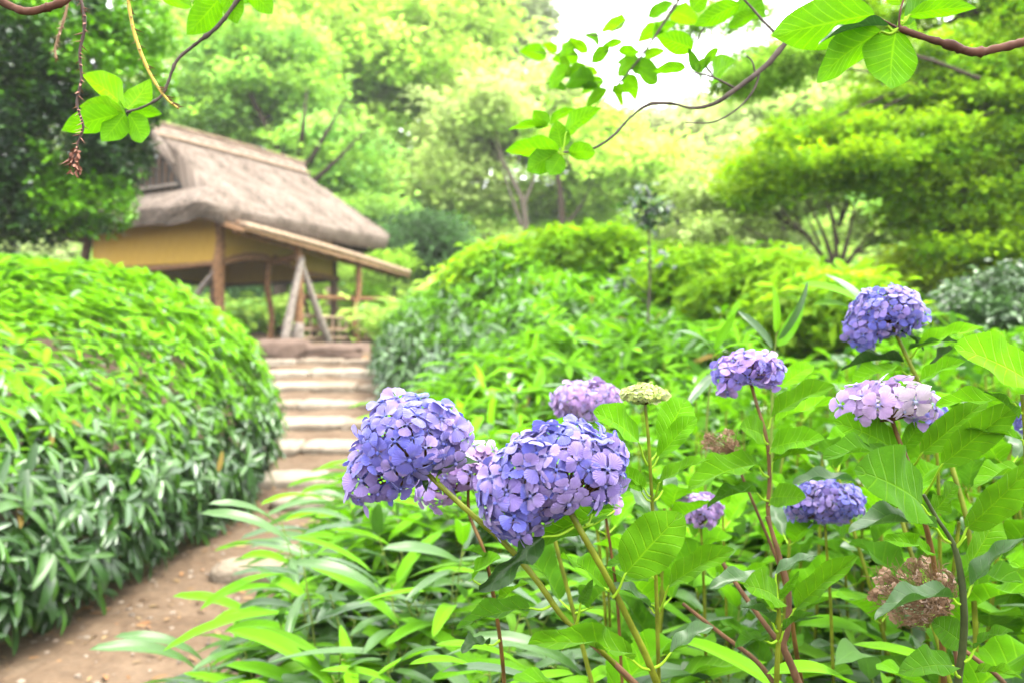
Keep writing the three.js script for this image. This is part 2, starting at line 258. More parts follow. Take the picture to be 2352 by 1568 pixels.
// ---------------------------------------------------------------- the thatched hut
{
  const P0 = V(-6.95, 1.38, -14.6), root = thing('thatched_hut', 'open wooden rest hut with thick thatched roof and ochre hanging walls', 'hut', P0);
  root.rotation.y = Math.atan2(0.873, 0.488); root.updateMatrixWorld(true);
  const loc = (w) => root.worldToLocal(w.clone());
  const thTex = dataTex(512, 512, (u, v) => { const st = fbm(u * 70, v * 34, 4), n = fbm(u * 6, v * 6, 5), k = 0.25 + 0.7 * n + 1.1 * (st - 0.45); return [k, k * lerp(0.84, 0.93, n), k * lerp(0.74, 0.90, n)]; }, { srgb: true });
  const thBump = dataTex(512, 512, (u, v) => fbm(u * 90, v * 14, 4));
  const thatch = std(C(0.158, 0.138, 0.118), 1, { map: thTex, bumpMap: thBump, bumpScale: 0.05 }), thatchDark = std(C(0.13, 0.095, 0.075), 1, { map: thTex });
  const plaster = std(C(0.32, 0.20, 0.036), 0.95, { map: dataTex(128, 128, (u, v) => 0.82 + 0.18 * fbm(u * 10, v * 10), { srgb: true }) });
  const wood = std(C(0.20, 0.105, 0.05), 0.8, { map: barkTex, bumpMap: barkBump, bumpScale: 0.01 }), woodGrey = std(C(0.22, 0.19, 0.165), 0.85, { map: barkTex, bumpMap: barkBump, bumpScale: 0.01 }), woodDark = std(C(0.09, 0.055, 0.035), 0.8, { map: barkTex }), pale = std(C(0.29, 0.21, 0.145), 0.8, { map: barkTex, bumpMap: barkBump, bumpScale: 0.006 });
  // roof
  const x0 = -0.38, x1 = 4.95, hz = 2.38, xc = (x0 + x1) / 2, hx = (x1 - x0) / 2, GX = 0.36, GX2 = 4.3, EY = 2.30, RY = 4.02;
  const top = (x, z) => {
    const l = EY + (RY - EY) * Math.pow(clamp(1 - Math.abs(z) / hz, 0, 1), 1.12);
    let h = 99; if (x < GX) h = EY + 0.50 * Math.pow(clamp((x - x0) / (GX - x0), 0, 1), 0.8); if (x > GX2) h = EY + 1.5 * Math.pow(clamp((x1 - x) / (x1 - GX2), 0, 1), 0.85);
    const k = 0.1, m = Math.min(l, h), e = Math.abs(l - h); return m - (e < k ? (k - e) * (k - e) / (4 * k) : 0) + 0.03 * (fbm(x * 1.3, z * 1.3 + 7, 2) - 0.5);
  };
  const cols = [-0.999, -0.985, -0.96, -0.92, -0.88, -0.84, -0.80, -0.76, (GX - 0.004 - xc) / hx, (GX + 0.004 - xc) / hx]; for (let i = 1; i <= 22; i++) cols.push(lerp((GX - xc) / hx, 0.80, i / 22)); cols.push(0.84, 0.88, 0.92, 0.95, 0.975, 0.99, 0.999);
  const nz = 36, pos = [], uv = [], idx = [], nb = cols.length * (nz + 1);
  for (const under of [0, 1]) for (const a of cols) { const zm = hz * Math.pow(1 - Math.pow(Math.abs(a), 9), 1 / 9); for (let j = 0; j <= nz; j++) { const b = -1 + 2 * j / nz, x = xc + a * hx, z = zm * Math.sign(b) * Math.pow(Math.abs(b), 0.85), y = top(x, z); const sag = 0.05 * Math.pow(Math.abs(b), 6); if (under) pos.push(xc + a * hx * 0.975, Math.min(y - 0.26, 2.9) - sag, z * 0.97); else pos.push(x, y - sag, z); uv.push(x * 0.6 + under * 0.13, (Math.abs(z) * 1.25 + y * 0.3) * 0.6 + under * 0.42); } }
  const at = (u, i, j) => u * nb + i * (nz + 1) + j;
  for (let i = 0; i < cols.length - 1; i++) for (let j = 0; j < nz; j++) { idx.push(at(0, i, j), at(0, i, j + 1), at(0, i + 1, j), at(0, i, j + 1), at(0, i + 1, j + 1), at(0, i + 1, j)); idx.push(at(1, i, j), at(1, i + 1, j), at(1, i, j + 1), at(1, i, j + 1), at(1, i + 1, j), at(1, i + 1, j + 1)); }
  const side = (a, b, c, d) => idx.push(a, b, c, b, d, c);
  for (let i = 0; i < cols.length - 1; i++) { side(at(0, i, 0), at(0, i + 1, 0), at(1, i, 0), at(1, i + 1, 0)); side(at(0, i + 1, nz), at(0, i, nz), at(1, i + 1, nz), at(1, i, nz)); }
  for (let j = 0; j < nz; j++) { side(at(0, 0, j + 1), at(0, 0, j), at(1, 0, j + 1), at(1, 0, j)); side(at(0, cols.length - 1, j), at(0, cols.length - 1, j + 1), at(1, cols.length - 1, j), at(1, cols.length - 1, j + 1)); }
  let g = new THREE.BufferGeometry(); g.setAttribute('position', new THREE.Float32BufferAttribute(pos, 3)); g.setAttribute('uv', new THREE.Float32BufferAttribute(uv, 2)); g.setIndex(idx); g.computeVertexNormals();
  const roof = mesh('thatch_roof', g, thatch, root);
  // ridge cap of bark and poles
  const cap = new THREE.Shape(); cap.moveTo(-0.34, -0.32); cap.quadraticCurveTo(-0.16, 0.02, -0.1, 0.16); cap.lineTo(0.1, 0.16); cap.quadraticCurveTo(0.16, 0.02, 0.34, -0.32); cap.lineTo(0.24, -0.34); cap.lineTo(-0.24, -0.34); cap.closePath();
  g = new THREE.ExtrudeGeometry(cap, { depth: 4.25, bevelEnabled: false, steps: 14 }); g.rotateY(Math.PI / 2); g.translate(0.0, RY - 0.04, 0); { const p = g.attributes.position; for (let i = 0; i < p.count; i++) p.setY(i, p.getY(i) + 0.05 * (noise(p.getX(i) * 3, p.getZ(i) * 9) - 0.5)); g.computeVertexNormals(); }
  mesh('ridge_cap', g, std(C(0.23, 0.19, 0.16), 1, { map: thTex, bumpMap: thBump, bumpScale: 0.03 }), roof);
  for (const [zz, yy] of [[0.12, 0.11], [0.27, -0.16], [-0.12, 0.11]]) mesh('ridge_pole', tube([V(-0.05, RY + yy, zz), V(2.1, RY + yy + 0.02, zz), V(4.3, RY + yy, zz)], [0.022, 0.022], 6, 3), pale, roof);
  // gable: dark opening, lattice, sill, overhanging verges
  const tri = new THREE.Shape(); tri.moveTo(-0.95, 2.78); tri.lineTo(0.95, 2.78); tri.lineTo(0, RY - 0.1); tri.closePath();
  g = new THREE.ExtrudeGeometry(tri, { depth: 0.03, bevelEnabled: false }); g.rotateY(Math.PI / 2); g.translate(0.31, 0, 0); const gab = mesh('gable_panel', g, std(C(0.025, 0.022, 0.02), 0.9), root);
  for (let i = -4; i <= 4; i++) { const z = i * 0.17, h = (RY - 0.1 - 2.78) * (1 - Math.abs(z) / 0.95); const b = mesh('lattice_bar', new THREE.BoxGeometry(0.03, h, 0.03), woodDark, gab); b.position.set(0.29, 2.78 + h / 2, z); }
  { const b = mesh('gable_sill', new THREE.BoxGeometry(0.07, 0.05, 1.7), woodGrey, gab); b.position.set(0.25, 2.86, 0); }
  for (const s of [-1, 1]) { const pts = []; for (let i = 0; i <= 6; i++) { const z = s * 1.02 * i / 6; pts.push(V(0.2 - 0.02 * i, top(1, z) - 0.02 - 0.03 * i / 6, z)); } mesh('verge', tube(pts, [0.12, 0.13, 0.11, 0.03], 8, 3), thatch, root); }
  // hanging walls
  const slab = (pts, th, m, name, mat4) => { const sh = new THREE.Shape(); pts.forEach(([a, b], i) => i ? sh.lineTo(a, b) : sh.moveTo(a, b)); sh.closePath(); const gg = new THREE.ExtrudeGeometry(sh, { depth: th, bevelEnabled: false }); gg.applyMatrix4(mat4); return mesh(name, gg, m, root); };
  const alongX = (z) => new THREE.Matrix4().makeTranslation(0, 0, z), alongZ = (x) => new THREE.Matrix4().makeTranslation(x, 0, 0).multiply(new THREE.Matrix4().makeRotationY(-Math.PI / 2));
  slab([[-1.7, 1.47], [1.85, 1.42], [1.85, 2.3], [-1.7, 2.3]], 0.06, plaster, 'wall_panel', alongZ(0.38));
  const arch = [[0.35, 2.45]]; for (let i = 0; i <= 8; i++) arch.push([lerp(0.35, 1.62, i / 8), 1.40 + 0.2 * Math.sin(i / 8 * 2.2)]); arch.push([1.62, 2.45]); slab(arch, 0.06, plaster, 'wall_panel', alongX(1.82));
  slab([[1.62, 2.45], [1.62, 1.62], [2.4, 1.42], [3.3, 1.32], [3.3, 2.45]], 0.06, plaster, 'wall_panel', alongX(1.822));
  slab([[-1.7, 1.33], [1.85, 1.33], [1.85, 2.5], [-1.7, 2.5]], 0.06, plaster, 'wall_panel', alongZ(3.33));
  slab([[0.35, 1.40], [3.3, 1.33], [3.3, 2.5], [0.35, 2.5]], 0.06, plaster, 'wall_panel', alongX(-1.76));
  // posts and beams
  const pr = rng(8), post = (pts, r, m, name = 'post') => mesh(name, tube(pts.map((p) => V(...p)), r, 8, 4, 0.12, pr), m, root);
  post([[0.35, -0.1, 1.86], [0.36, 0.7, 1.87], [0.31, 1.35, 1.9], [0.37, 1.8, 1.88], [0.33, 2.2, 1.88]], [0.1, 0.085, 0.1, 0.075, 0.08], wood);
  post([[0.42, -0.1, 1.62], [0.42, 1.0, 1.62], [0.42, 1.5, 1.62]], [0.06, 0.05], woodDark);
  post([[0.30, -0.1, -1.55], [0.28, 0.9, -1.72], [0.24, 1.5, -1.84], [0.30, 2.25, -1.74]], [0.1, 0.09, 0.08], woodDark);
  post([[3.3, -0.1, 1.86], [3.32, 1.1, 1.85], [3.3, 2.2, 1.86]], [0.075, 0.07], woodDark);
  post([[3.3, -0.1, -1.72], [3.3, 1.1, -1.75], [3.3, 2.2, -1.72]], [0.08, 0.07], wood);
  post([[1.66, -0.1, 1.72], [1.72, 0.5, 1.72], [1.58, 1.1, 1.74], [1.66, 1.7, 1.74]], [0.06, 0.055, 0.06], wood);
  post([[1.53, -0.05, 2.6], [1.55, 0.9, 2.6], [1.53, 1.9, 2.6]], [0.095, 0.07, 0.075], wood);
  post([[1.50, -0.08, 2.62], [1.50, 0.2, 2.62], [1.53, 0.34, 2.61]], [0.11, 0.1, 0.095], woodGrey, 'post_foot');
  post([[1.55, 1.55, 2.66], [1.28, 0.8, 2.70], [1.02, -0.05, 2.74]], [0.06, 0.07, 0.085], woodGrey, 'brace'); post([[1.52, 1.58, 2.62], [1.92, 0.75, 2.62], [2.34, -0.05, 2.62]], [0.055, 0.065, 0.08], woodGrey, 'brace');
  post([[2.0, 1.35, 2.1], [2.3, 0.7, 2.05], [2.6, 0.1, 2.0]], [0.035, 0.04], woodDark, 'brace');
  post([[3.2, -0.05, 2.6], [3.06, 0.5, 2.6], [3.2, 1.0, 2.6], [3.22, 1.7, 2.6]], [0.075, 0.06, 0.065], wood);
  post([[0.1, 1.42, -1.9], [0.36, 1.38, 0], [0.32, 1.40, 2.0]], [0.05, 0.05], wood, 'beam');
  const bm = []; for (let i = 0; i <= 6; i++) bm.push([lerp(0.3, 1.62, i / 6), 1.38 + 0.2 * Math.sin(i / 6 * 2.2), 1.9]); bm.push([1.6, 1.6, 2.62]); post(bm, [0.06, 0.075, 0.07], wood, 'beam');
  post([[1.6, 1.62, 1.9], [2.4, 1.40, 1.9], [3.4, 1.32, 1.9]], [0.045, 0.05], wood, 'beam');
  post([[1.5, 0.86, 2.5], [3.0, 0.88, 2.5], [4.5, 0.93, 2.5]], [0.045, 0.05], wood, 'beam'); post([[3.33, 1.3, -1.9], [3.33, 1.3, 1.95]], [0.05, 0.05], woodDark, 'beam'); post([[0.3, 1.36, -1.73], [3.4, 1.3, -1.73]], [0.05, 0.05], woodDark, 'beam');
  post([[0.36, 1.28, 1.80], [0.30, 0.9, 1.4], [0.33, 0.55, 1.2]], [0.05, 0.045], woodGrey, 'brace');
  // lean-to roof on the long side
  const A = loc(W(560, 521, 13.15)), B = loc(W(940, 630, 17.4)), A2 = V(0.2, A.y + 0.24, 1.95), B2 = V(B.x + 0.2, B.y + 0.32, 1.6);
  { const p = [A, B, A2, B2], th = V(0, -0.05, 0), q = p.map((v) => v.clone().add(th)), all = [...p, ...q].flatMap((v) => [v.x, v.y, v.z]); g = new THREE.BufferGeometry(); g.setAttribute('position', new THREE.Float32BufferAttribute(all, 3)); g.setIndex([0, 1, 2, 2, 1, 3, 4, 6, 5, 6, 7, 5, 0, 4, 1, 1, 4, 5, 2, 3, 6, 3, 7, 6, 0, 2, 4, 2, 6, 4, 1, 5, 3, 3, 5, 7]); g = g.toNonIndexed(); g.computeVertexNormals(); const o = mesh('lean_to_roof', g, std(C(0.22, 0.13, 0.07), 0.9), root);
    for (const [k, rr, mm] of [[0.0, 0.055, pale], [0.12, 0.04, pale], [0.24, 0.035, wood]]) { const a = A.clone().lerp(A2, k), b = B.clone().lerp(B2, k), mid = a.clone().lerp(b, 0.5).add(V(0, 0.03, 0)); a.y += 0.04; b.y += 0.04; mid.y += 0.04; mesh('edge_pole', tube([a, mid, b], [rr, rr * 0.9], 7, 6, 0.15, pr), mm, o); }
    for (let i = 0; i <= 12; i++) { const a = A.clone().lerp(B, i / 12), b = A2.clone().lerp(B2, i / 12); a.y -= 0.075; b.y -= 0.075; mesh('rafter', tube([a, b], [0.024, 0.024], 5, 2), wood, o); }
    mesh('purlin', tube([A.clone().lerp(A2, 0.3).add(V(0, -0.12, 0)), B.clone().lerp(B2, 0.3).add(V(0, -0.12, 0))], [0.05, 0.05], 7, 4), wood, o); }
  // bench railing and floor
  { const o = mesh('railing', tube([V(1.6, 0.50, 2.5), V(2.4, 0.49, 2.5), V(4.6, 0.48, 2.5)], [0.035, 0.032], 6, 4), pale, root);
    for (const y of [0.24, 0.08]) mesh('rail', tube([V(1.6, y, 2.5), V(4.6, y, 2.5)], [0.028, 0.028], 6, 4), pale, o);
    for (let i = 0; i < 14; i++) mesh('baluster', tube([V(1.75 + i * 0.2, 0.08, 2.5), V(1.75 + i * 0.2, 0.5, 2.5)], [0.018, 0.018], 5, 1), pale, o);
    const seat = mesh('bench_seat', new THREE.BoxGeometry(2.8, 0.05, 0.36), wood, root); seat.position.set(3.0, 0.30, 2.25); }
  { const o = mesh('floor', new THREE.BoxGeometry(5.0, 0.14, 5.0), std(C(0.13, 0.10, 0.075), 1, { map: soilTex }), root); o.position.set(2.2, -0.085, 0.2); }
  const st = W(762, 735, 21), tab = mesh('stone_tablet', stoneGeo(0.42, 1.25, 0.16, 41, 0.04, 8, 4), std(C(0.24, 0.18, 0.14), 0.9, { map: stoneTex }), scene); tab.position.copy(st).add(V(0, 0.25, 0)); tab.userData = { label: 'tall dark stone tablet standing behind the hut railing', category: 'stone tablet' };
}
// ---------------------------------------------------------------- background trees and woods
// a clump: many small leaves spread through a flattened ball of radius 1
function clumpGeo(n, size, flat, seed, ratio = 0.5) {
  const r = rng(seed), gs = [], base = leafGeo({ n: 2, m: 2, p: 0.5, q: 0.6, fold: 0.5, curl: 0.5, ratio });
  for (let i = 0; i < n; i++) { const d = rndDir(r), k = Math.cbrt(r()), p = V(d.x * k, d.y * k * flat, d.z * k), up = rndDir(r).multiplyScalar(0.75).add(V(0, 1, 0)), dir = V(r.s(), r.s(0.35) - 0.25, r.s()); const g = base.clone(); g.applyMatrix4(leafMatrix(p, dir, up, size * r.r(0.7, 1.3), size * ratio * r.r(0.8, 1.2))); gs.push(g); }
  return mergeGeometries(gs);
}
const CL = { fine: clumpGeo(30, 0.36, 0.4, 3), mid: clumpGeo(24, 0.44, 0.5, 4), broad: clumpGeo(20, 0.5, 0.8, 5, 0.45), round: clumpGeo(34, 0.36, 0.9, 6) };
const crownMat = leafMat(C(1, 1, 1), { through: 0.5, gloss: 0.1, gr: 0.4 }), glossMat = leafMat(C(1, 1, 1), { through: 0.25, gloss: 0.9, gr: 0.3 });
// base and crown in world space; lobes are ellipsoids [x, y, z, rx, ry, rz, sprays] relative to the base
function tree(o) {
  const r = rng(o.seed), root = thing(o.name, o.label, o.category || 'tree', o.base, o.group), tubes = [];
  const trunkTop = o.trunk ? o.trunk[o.trunk.length - 1] : V(0, 3, 0);
  if (o.trunk) tubes.push(tube(o.trunk, [o.tr, o.tr * 0.8, o.tr * 0.6], 8, 4, 0.15, r));
  for (const l of o.limbs || []) tubes.push(tube(l.map((p) => V(...p)), [o.lr || o.tr * 0.45, (o.lr || o.tr * 0.45) * 0.4, 0.012], 6, 4));
  const items = [];
  for (const [x, y, z, rx, ry, rz, n] of o.lobes) for (let i = 0; i < n; i++) {
    const d = rndDir(r), k = Math.pow(r(), 0.42); if (d.y < -0.3) d.y *= 0.6;
    const c = V(x + d.x * rx * k, y + d.y * ry * k, z + d.z * rz * k), shade = 0.38 + 0.95 * r();
    if (o.twigs && r() < o.twigs) { const from = trunkTop.clone().lerp(V(x, y, z), r.r(0.2, 0.9)); tubes.push(tube([from, from.clone().lerp(c, 0.5).add(V(0, r.s(0.3), 0)), c], [o.tr * 0.28, o.tr * 0.14, 0.008], 5, 3)); }
    for (let q = 0; q < (o.per || 4); q++) items.push([c.clone().add(V(r.s(), r.s(0.25), r.s()).multiplyScalar(o.spray)), shade * r.r(0.85, 1.15), r()]);
  }
  if (tubes.length) mesh('trunk', mergeGeometries(tubes), o.bark || M.bark, root);
  const im = shadowed(new THREE.InstancedMesh(o.clump, o.gloss ? glossMat : crownMat, items.length)); im.name = 'crown'; im.userData.kind = 'stuff';
  const m = new THREE.Matrix4(), q = new THREE.Quaternion(), c = new THREE.Color(), c1 = C(...o.c1), c2 = C(...o.c2);
  items.forEach(([p, s, t], i) => { q.setFromEuler(new THREE.Euler(r.s(o.tilt ?? 0.35), r() * 6.28, r.s(o.tilt ?? 0.35))); const k = o.size * r.r(0.75, 1.3); m.compose(p, q, V(k, k, k)); im.setMatrixAt(i, m); im.setColorAt(i, c.copy(c1).lerp(c2, t).multiplyScalar(s)); });
  root.add(im); return { root, r };
}
const onG = (px, d) => { const p = W(px, CY, d); p.y = ground(p.x, p.z) - 0.1; return p; };
const rel = (b, px, py, d) => W(px, py, d).sub(b);
function lobe(b, px, py, d, rpx, rpy, rz, n) { const p = rel(b, px, py, d); return [p.x, p.y, p.z, rpx / F * d, rpy / F * d, rz, n]; }
const yel = [0.44, 0.60, 0.12], lime = [0.32, 0.55, 0.05], cool = [0.22, 0.42, 0.10], deep = [0.05, 0.13, 0.02], pale = [0.46, 0.56, 0.21];
{ let b = onG(640, 22.5);
  tree({ name: 'maple_tree', label: 'spreading green tree with dark forked limbs directly behind the thatched roof', base: b, seed: 11, trunk: [V(0, 0, 0), V(0.1, 2.2, 0), rel(b, 680, 420, 22.5)], tr: 0.24, lr: 0.15, twigs: 0.1,
    limbs: [[rel(b, 680, 420, 22.5), rel(b, 735, 330, 20.6), rel(b, 800, 215, 20.2)], [rel(b, 690, 440, 22.5), rel(b, 760, 380, 20.4), rel(b, 850, 290, 20)], [rel(b, 670, 400, 22.5), rel(b, 590, 250, 22), rel(b, 520, 120, 22)], [rel(b, 685, 400, 22.5), rel(b, 695, 300, 20.6), rel(b, 705, 200, 20.6)]].map((l) => l.map((p) => [p.x, p.y, p.z])),
    lobes: [lobe(b, 560, 190, 23.2, 190, 150, 2.2, 150), lobe(b, 760, 400, 23, 130, 130, 1.8, 84), lobe(b, 480, 330, 23, 140, 90, 1.6, 70), lobe(b, 840, 500, 22, 80, 50, 1.2, 40)], spray: 0.55, per: 4, size: 0.62, clump: CL.fine, c1: lime, c2: cool });
  b = onG(830, 31);
  tree({ name: 'tall_tree', label: 'tall pale yellow-green tree whose crown fills the gap above the hut', base: b, seed: 12, trunk: [V(0, 0, 0), V(0.2, 4, 0), V(-0.3, 9, 0)], tr: 0.4, twigs: 0.14,
    lobes: [lobe(b, 640, 90, 32, 230, 170, 4, 150), lobe(b, 880, 170, 31, 200, 160, 4, 190), lobe(b, 1000, 60, 33, 150, 110, 3, 80), lobe(b, 820, 380, 30, 150, 120, 2.5, 100), lobe(b, 930, 490, 29, 120, 70, 2, 50)], spray: 0.9, per: 4, size: 0.95, clump: CL.fine, c1: yel, c2: lime });
  b = onG(1205, 26);
  tree({ name: 'cherry_tree', label: 'pale leafy tree with two thin leaning grey trunks rising above the bamboo mound', base: b, seed: 13, trunk: [V(0, 0, 0), rel(b, 1203, 470, 26), rel(b, 1175, 410, 26)], tr: 0.13, lr: 0.09, twigs: 0.12, bark: M.barkPale,
    limbs: [[rel(b, 1175, 410, 26), rel(b, 1150, 350, 26), rel(b, 1130, 260, 26)], [rel(b, 1198, 520, 26), rel(b, 1168, 430, 25.8), rel(b, 1140, 330, 25.5)], [rel(b, 1203, 470, 26), rel(b, 1230, 400, 26), rel(b, 1250, 300, 26)]].map((l) => l.map((p) => [p.x, p.y, p.z])),
    lobes: [lobe(b, 1100, 290, 28.5, 150, 110, 2, 90), lobe(b, 1010, 420, 27.5, 120, 90, 2, 60), lobe(b, 1230, 250, 29, 130, 80, 2, 60), lobe(b, 1120, 250, 25.5, 70, 50, 1, 14)], spray: 0.7, per: 4, size: 0.75, clump: CL.fine, c1: yel, c2: pale });
  b = onG(1290, 25);
  tree({ name: 'cherry_tree', label: 'pale tree with one straight brown trunk above the centre of the bamboo field', base: b, seed: 14, trunk: [V(0, 0, 0), rel(b, 1290, 480, 25), rel(b, 1282, 400, 25)], tr: 0.14, lr: 0.08, twigs: 0.12,
    limbs: [[rel(b, 1282, 400, 25), rel(b, 1275, 340, 25), rel(b, 1280, 260, 25)], [rel(b, 1300, 520, 25), rel(b, 1335, 470, 25), rel(b, 1360, 420, 25)]].map((l) => l.map((p) => [p.x, p.y, p.z])),
    lobes: [lobe(b, 1330, 330, 27.5, 130, 70, 2, 60), lobe(b, 1290, 470, 29, 150, 60, 2, 50), lobe(b, 1440, 400, 26, 100, 80, 2, 50)], spray: 0.7, per: 4, size: 0.72, clump: CL.fine, c1: yel, c2: lime });
  b = onG(960, 20);
  tree({ name: 'evergreen_shrub', label: 'dark green shrub mass beyond the far roof corner', category: 'shrub', base: b, seed: 15, tr: 0.1, lobes: [lobe(b, 965, 575, 20, 95, 60, 1.2, 60)], spray: 0.4, per: 5, size: 0.5, clump: CL.round, c1: [0.05, 0.12, 0.03], c2: [0.08, 0.16, 0.05] });
  b = onG(905, 18.5);
  tree({ name: 'maple_sapling', label: 'small bright lime maple just past the far eave of the hut', category: 'tree', base: b, seed: 16, trunk: [V(0, 0, 0), V(0, 0.8, 0), V(0, 1.4, 0)], tr: 0.05, lobes: [lobe(b, 900, 600, 18.5, 45, 22, 0.5, 14), lobe(b, 845, 690, 18.5, 40, 45, 0.6, 16)], spray: 0.25, per: 5, size: 0.3, clump: CL.fine, c1: lime, c2: lime });
  b = onG(1150, 52);
  tree({ name: 'rounded_conifer', label: 'rounded grey-green treetop standing against the white sky', base: b, seed: 17, trunk: [V(0, 0, 0), V(0, 8, 0), V(0, 16, 0)], tr: 0.4, lobes: [lobe(b, 1140, 60, 52, 90, 75, 3, 70), lobe(b, 1215, 60, 54, 32, 60, 1.6, 26), lobe(b, 1110, 160, 52, 110, 80, 3, 60)], spray: 0.9, per: 5, size: 1.1, clump: CL.round, c1: [0.12, 0.17, 0.06], c2: [0.17, 0.20, 0.09] });
  b = onG(1560, 40);
  tree({ name: 'hazy_tree', label: 'hazy pale tree below the white sky right of centre', base: b, seed: 18, trunk: [V(0, 0, 0), V(0, 3, 0), V(0.3, 7, 0)], tr: 0.25, twigs: 0.1, lobes: [lobe(b, 1500, 330, 40, 110, 60, 3, 60), lobe(b, 1600, 300, 41, 110, 60, 3, 60), lobe(b, 1560, 420, 38, 150, 80, 3, 80)], spray: 0.9, per: 4, size: 1.0, clump: CL.fine, c1: pale, c2: [0.36, 0.38, 0.17] });
  b = onG(1790, 34);
  tree({ name: 'hazy_tree', label: 'tall pale airy tree in the gap between overhanging cherry branch and dark maple', base: b, seed: 19, trunk: [V(0, 0, 0), V(0, 4, 0), V(-0.3, 8, 0)], tr: 0.3, twigs: 0.12, lobes: [lobe(b, 1820, 240, 34, 150, 120, 3, 110), lobe(b, 1960, 120, 36, 160, 120, 3, 70), lobe(b, 1720, 400, 33, 130, 90, 3, 70)], spray: 0.9, per: 4, size: 0.9, clump: CL.fine, c1: pale, c2: yel });
  b = W(1925, 622, 14.5); b.y -= 0.1;
  const fork = [[1925, 620, 1850, 540, 1740, 430], [1925, 618, 1885, 520, 1830, 420], [1926, 615, 1915, 520, 1890, 440], [1927, 615, 1955, 520, 1975, 410], [1930, 618, 1980, 560, 2060, 480], [1920, 622, 1830, 580, 1700, 520], [1932, 620, 2010, 590, 2090, 540]];
  tree({ name: 'forked_tree', label: 'low pale tree with many dark limbs fanning from one base on the slope', base: b, seed: 20, trunk: [V(0, -0.4, 0), V(0, 0, 0), V(0.02, 0.25, 0)], tr: 0.12, lr: 0.065, bark: M.bark, limbs: fork.map((f) => [[0, 0, 0], rel(b, f[2], f[3], 14.4), rel(b, f[4], f[5], 14.2)].map((p) => Array.isArray(p) ? p : [p.x, p.y, p.z])),
    lobes: [lobe(b, 1740, 440, 15, 170, 90, 1.2, 85), lobe(b, 1930, 430, 15, 170, 70, 1.2, 65), lobe(b, 1680, 545, 15, 110, 45, 1, 30), lobe(b, 2070, 520, 15, 90, 60, 1, 34)], spray: 0.36, per: 4, size: 0.36, clump: CL.fine, c1: [0.26, 0.38, 0.05], c2: pale, twigs: 0.12 });
  b = onG(2120, 11.5);
  tree({ name: 'thin_tree', label: 'thin dark trunk among leaves right of the fan-shaped tree', base: b, seed: 24, trunk: [V(0, 0, 0), rel(b, 2112, 580, 11.5), rel(b, 2108, 480, 11.5)], tr: 0.05, lobes: [lobe(b, 2100, 450, 11.6, 70, 40, 0.7, 30)], spray: 0.3, per: 4, size: 0.28, clump: CL.fine, c1: lime, c2: cool });
  // the dark maple with level sprays on the right
  b = onG(2560, 8.6);
  const lim = [[2540, 480, 2200, 440, 1800, 455], [2540, 260, 2240, 250, 1900, 150], [2540, 560, 2300, 590, 2100, 560], [2540, 120, 2330, 170, 2150, 80], [2540, 340, 2180, 345, 1700, 390]];
  tree({ name: 'maple_tree', label: 'dark green maple with level leafy sprays reaching in above the right slope', base: b, seed: 21, trunk: [V(0, 0, 0), rel(b, 2550, 500, 8.6), rel(b, 2540, 0, 8.8)], tr: 0.16, lr: 0.038, limbs: lim.map((f, i) => [rel(b, f[0], f[1], 8.7), rel(b, lerp(f[0], f[2], 0.5), lerp(f[1], f[3], 0.5) + 24 * (i % 2 ? 1 : -1), 8.8), rel(b, f[2], f[3], 9), rel(b, lerp(f[2], f[4], 0.5), lerp(f[3], f[5], 0.5) - 20, 9), rel(b, f[4], f[5], 9)].map((p) => [p.x, p.y, p.z])),
    lobes: [lobe(b, 2240, 420, 9, 200, 130, 1.0, 96), lobe(b, 2080, 370, 9.1, 170, 120, 0.9, 56), lobe(b, 1940, 400, 8.9, 170, 40, 0.8, 30), lobe(b, 1790, 400, 9, 110, 45, 0.7, 18), lobe(b, 1900, 310, 9.3, 130, 40, 0.7, 18), lobe(b, 1740, 440, 9, 60, 30, 0.5, 7), lobe(b, 2290, 230, 9.2, 190, 150, 1.0, 120), lobe(b, 2290, 560, 8.8, 150, 70, 0.8, 46), lobe(b, 2110, 200, 9.4, 130, 110, 0.8, 44), lobe(b, 2430, 420, 8.6, 140, 200, 0.9, 70), lobe(b, 2340, 40, 9.4, 190, 110, 1.0, 66), lobe(b, 2010, 40, 9.6, 130, 80, 0.8, 30), lobe(b, 2160, 500, 9, 70, 40, 0.6, 12)], spray: 0.26, per: 6, size: 0.21, tilt: 0.4, clump: CL.fine, c1: [0.09, 0.23, 0.004], c2: [0.29, 0.48, 0.004], twigs: 0.12 });
  b = onG(1820, 7.2);
  tree({ name: 'leafy_bough', label: 'green leafy bough hanging behind the grey cherry branch near the sky', category: 'bough', base: W(1990, 130, 7.2), seed: 22, trunk: [V(1.2, -0.1, -0.3), V(0.4, 0.02, 0), V(-0.4, 0.12, 0)], tr: 0.02, lobes: [lobe(W(1990, 130, 7.2), 1740, 180, 7.2, 120, 70, 0.5, 50), lobe(W(1990, 130, 7.2), 1880, 110, 7.2, 100, 60, 0.5, 36), lobe(W(1990, 130, 7.2), 1640, 40, 7.4, 110, 50, 0.5, 26)], spray: 0.14, per: 4, size: 0.13, clump: CL.fine, c1: [0.07, 0.17, 0.015], c2: lime });
  b = onG(2240, 9.5);
  tree({ name: 'yellow_shrub', label: 'bright yellow-green shrub on the slope below the dark maple', category: 'shrub', base: b, seed: 25, tr: 0.03, lobes: [lobe(b, 2180, 625, 9.5, 120, 55, 0.9, 80), lobe(b, 2310, 600, 9.6, 90, 50, 0.8, 50)], spray: 0.22, per: 5, size: 0.2, clump: CL.broad, c1: [0.34, 0.46, 0.005], c2: [0.24, 0.38, 0.005] });
  b = onG(2320, 6.6);
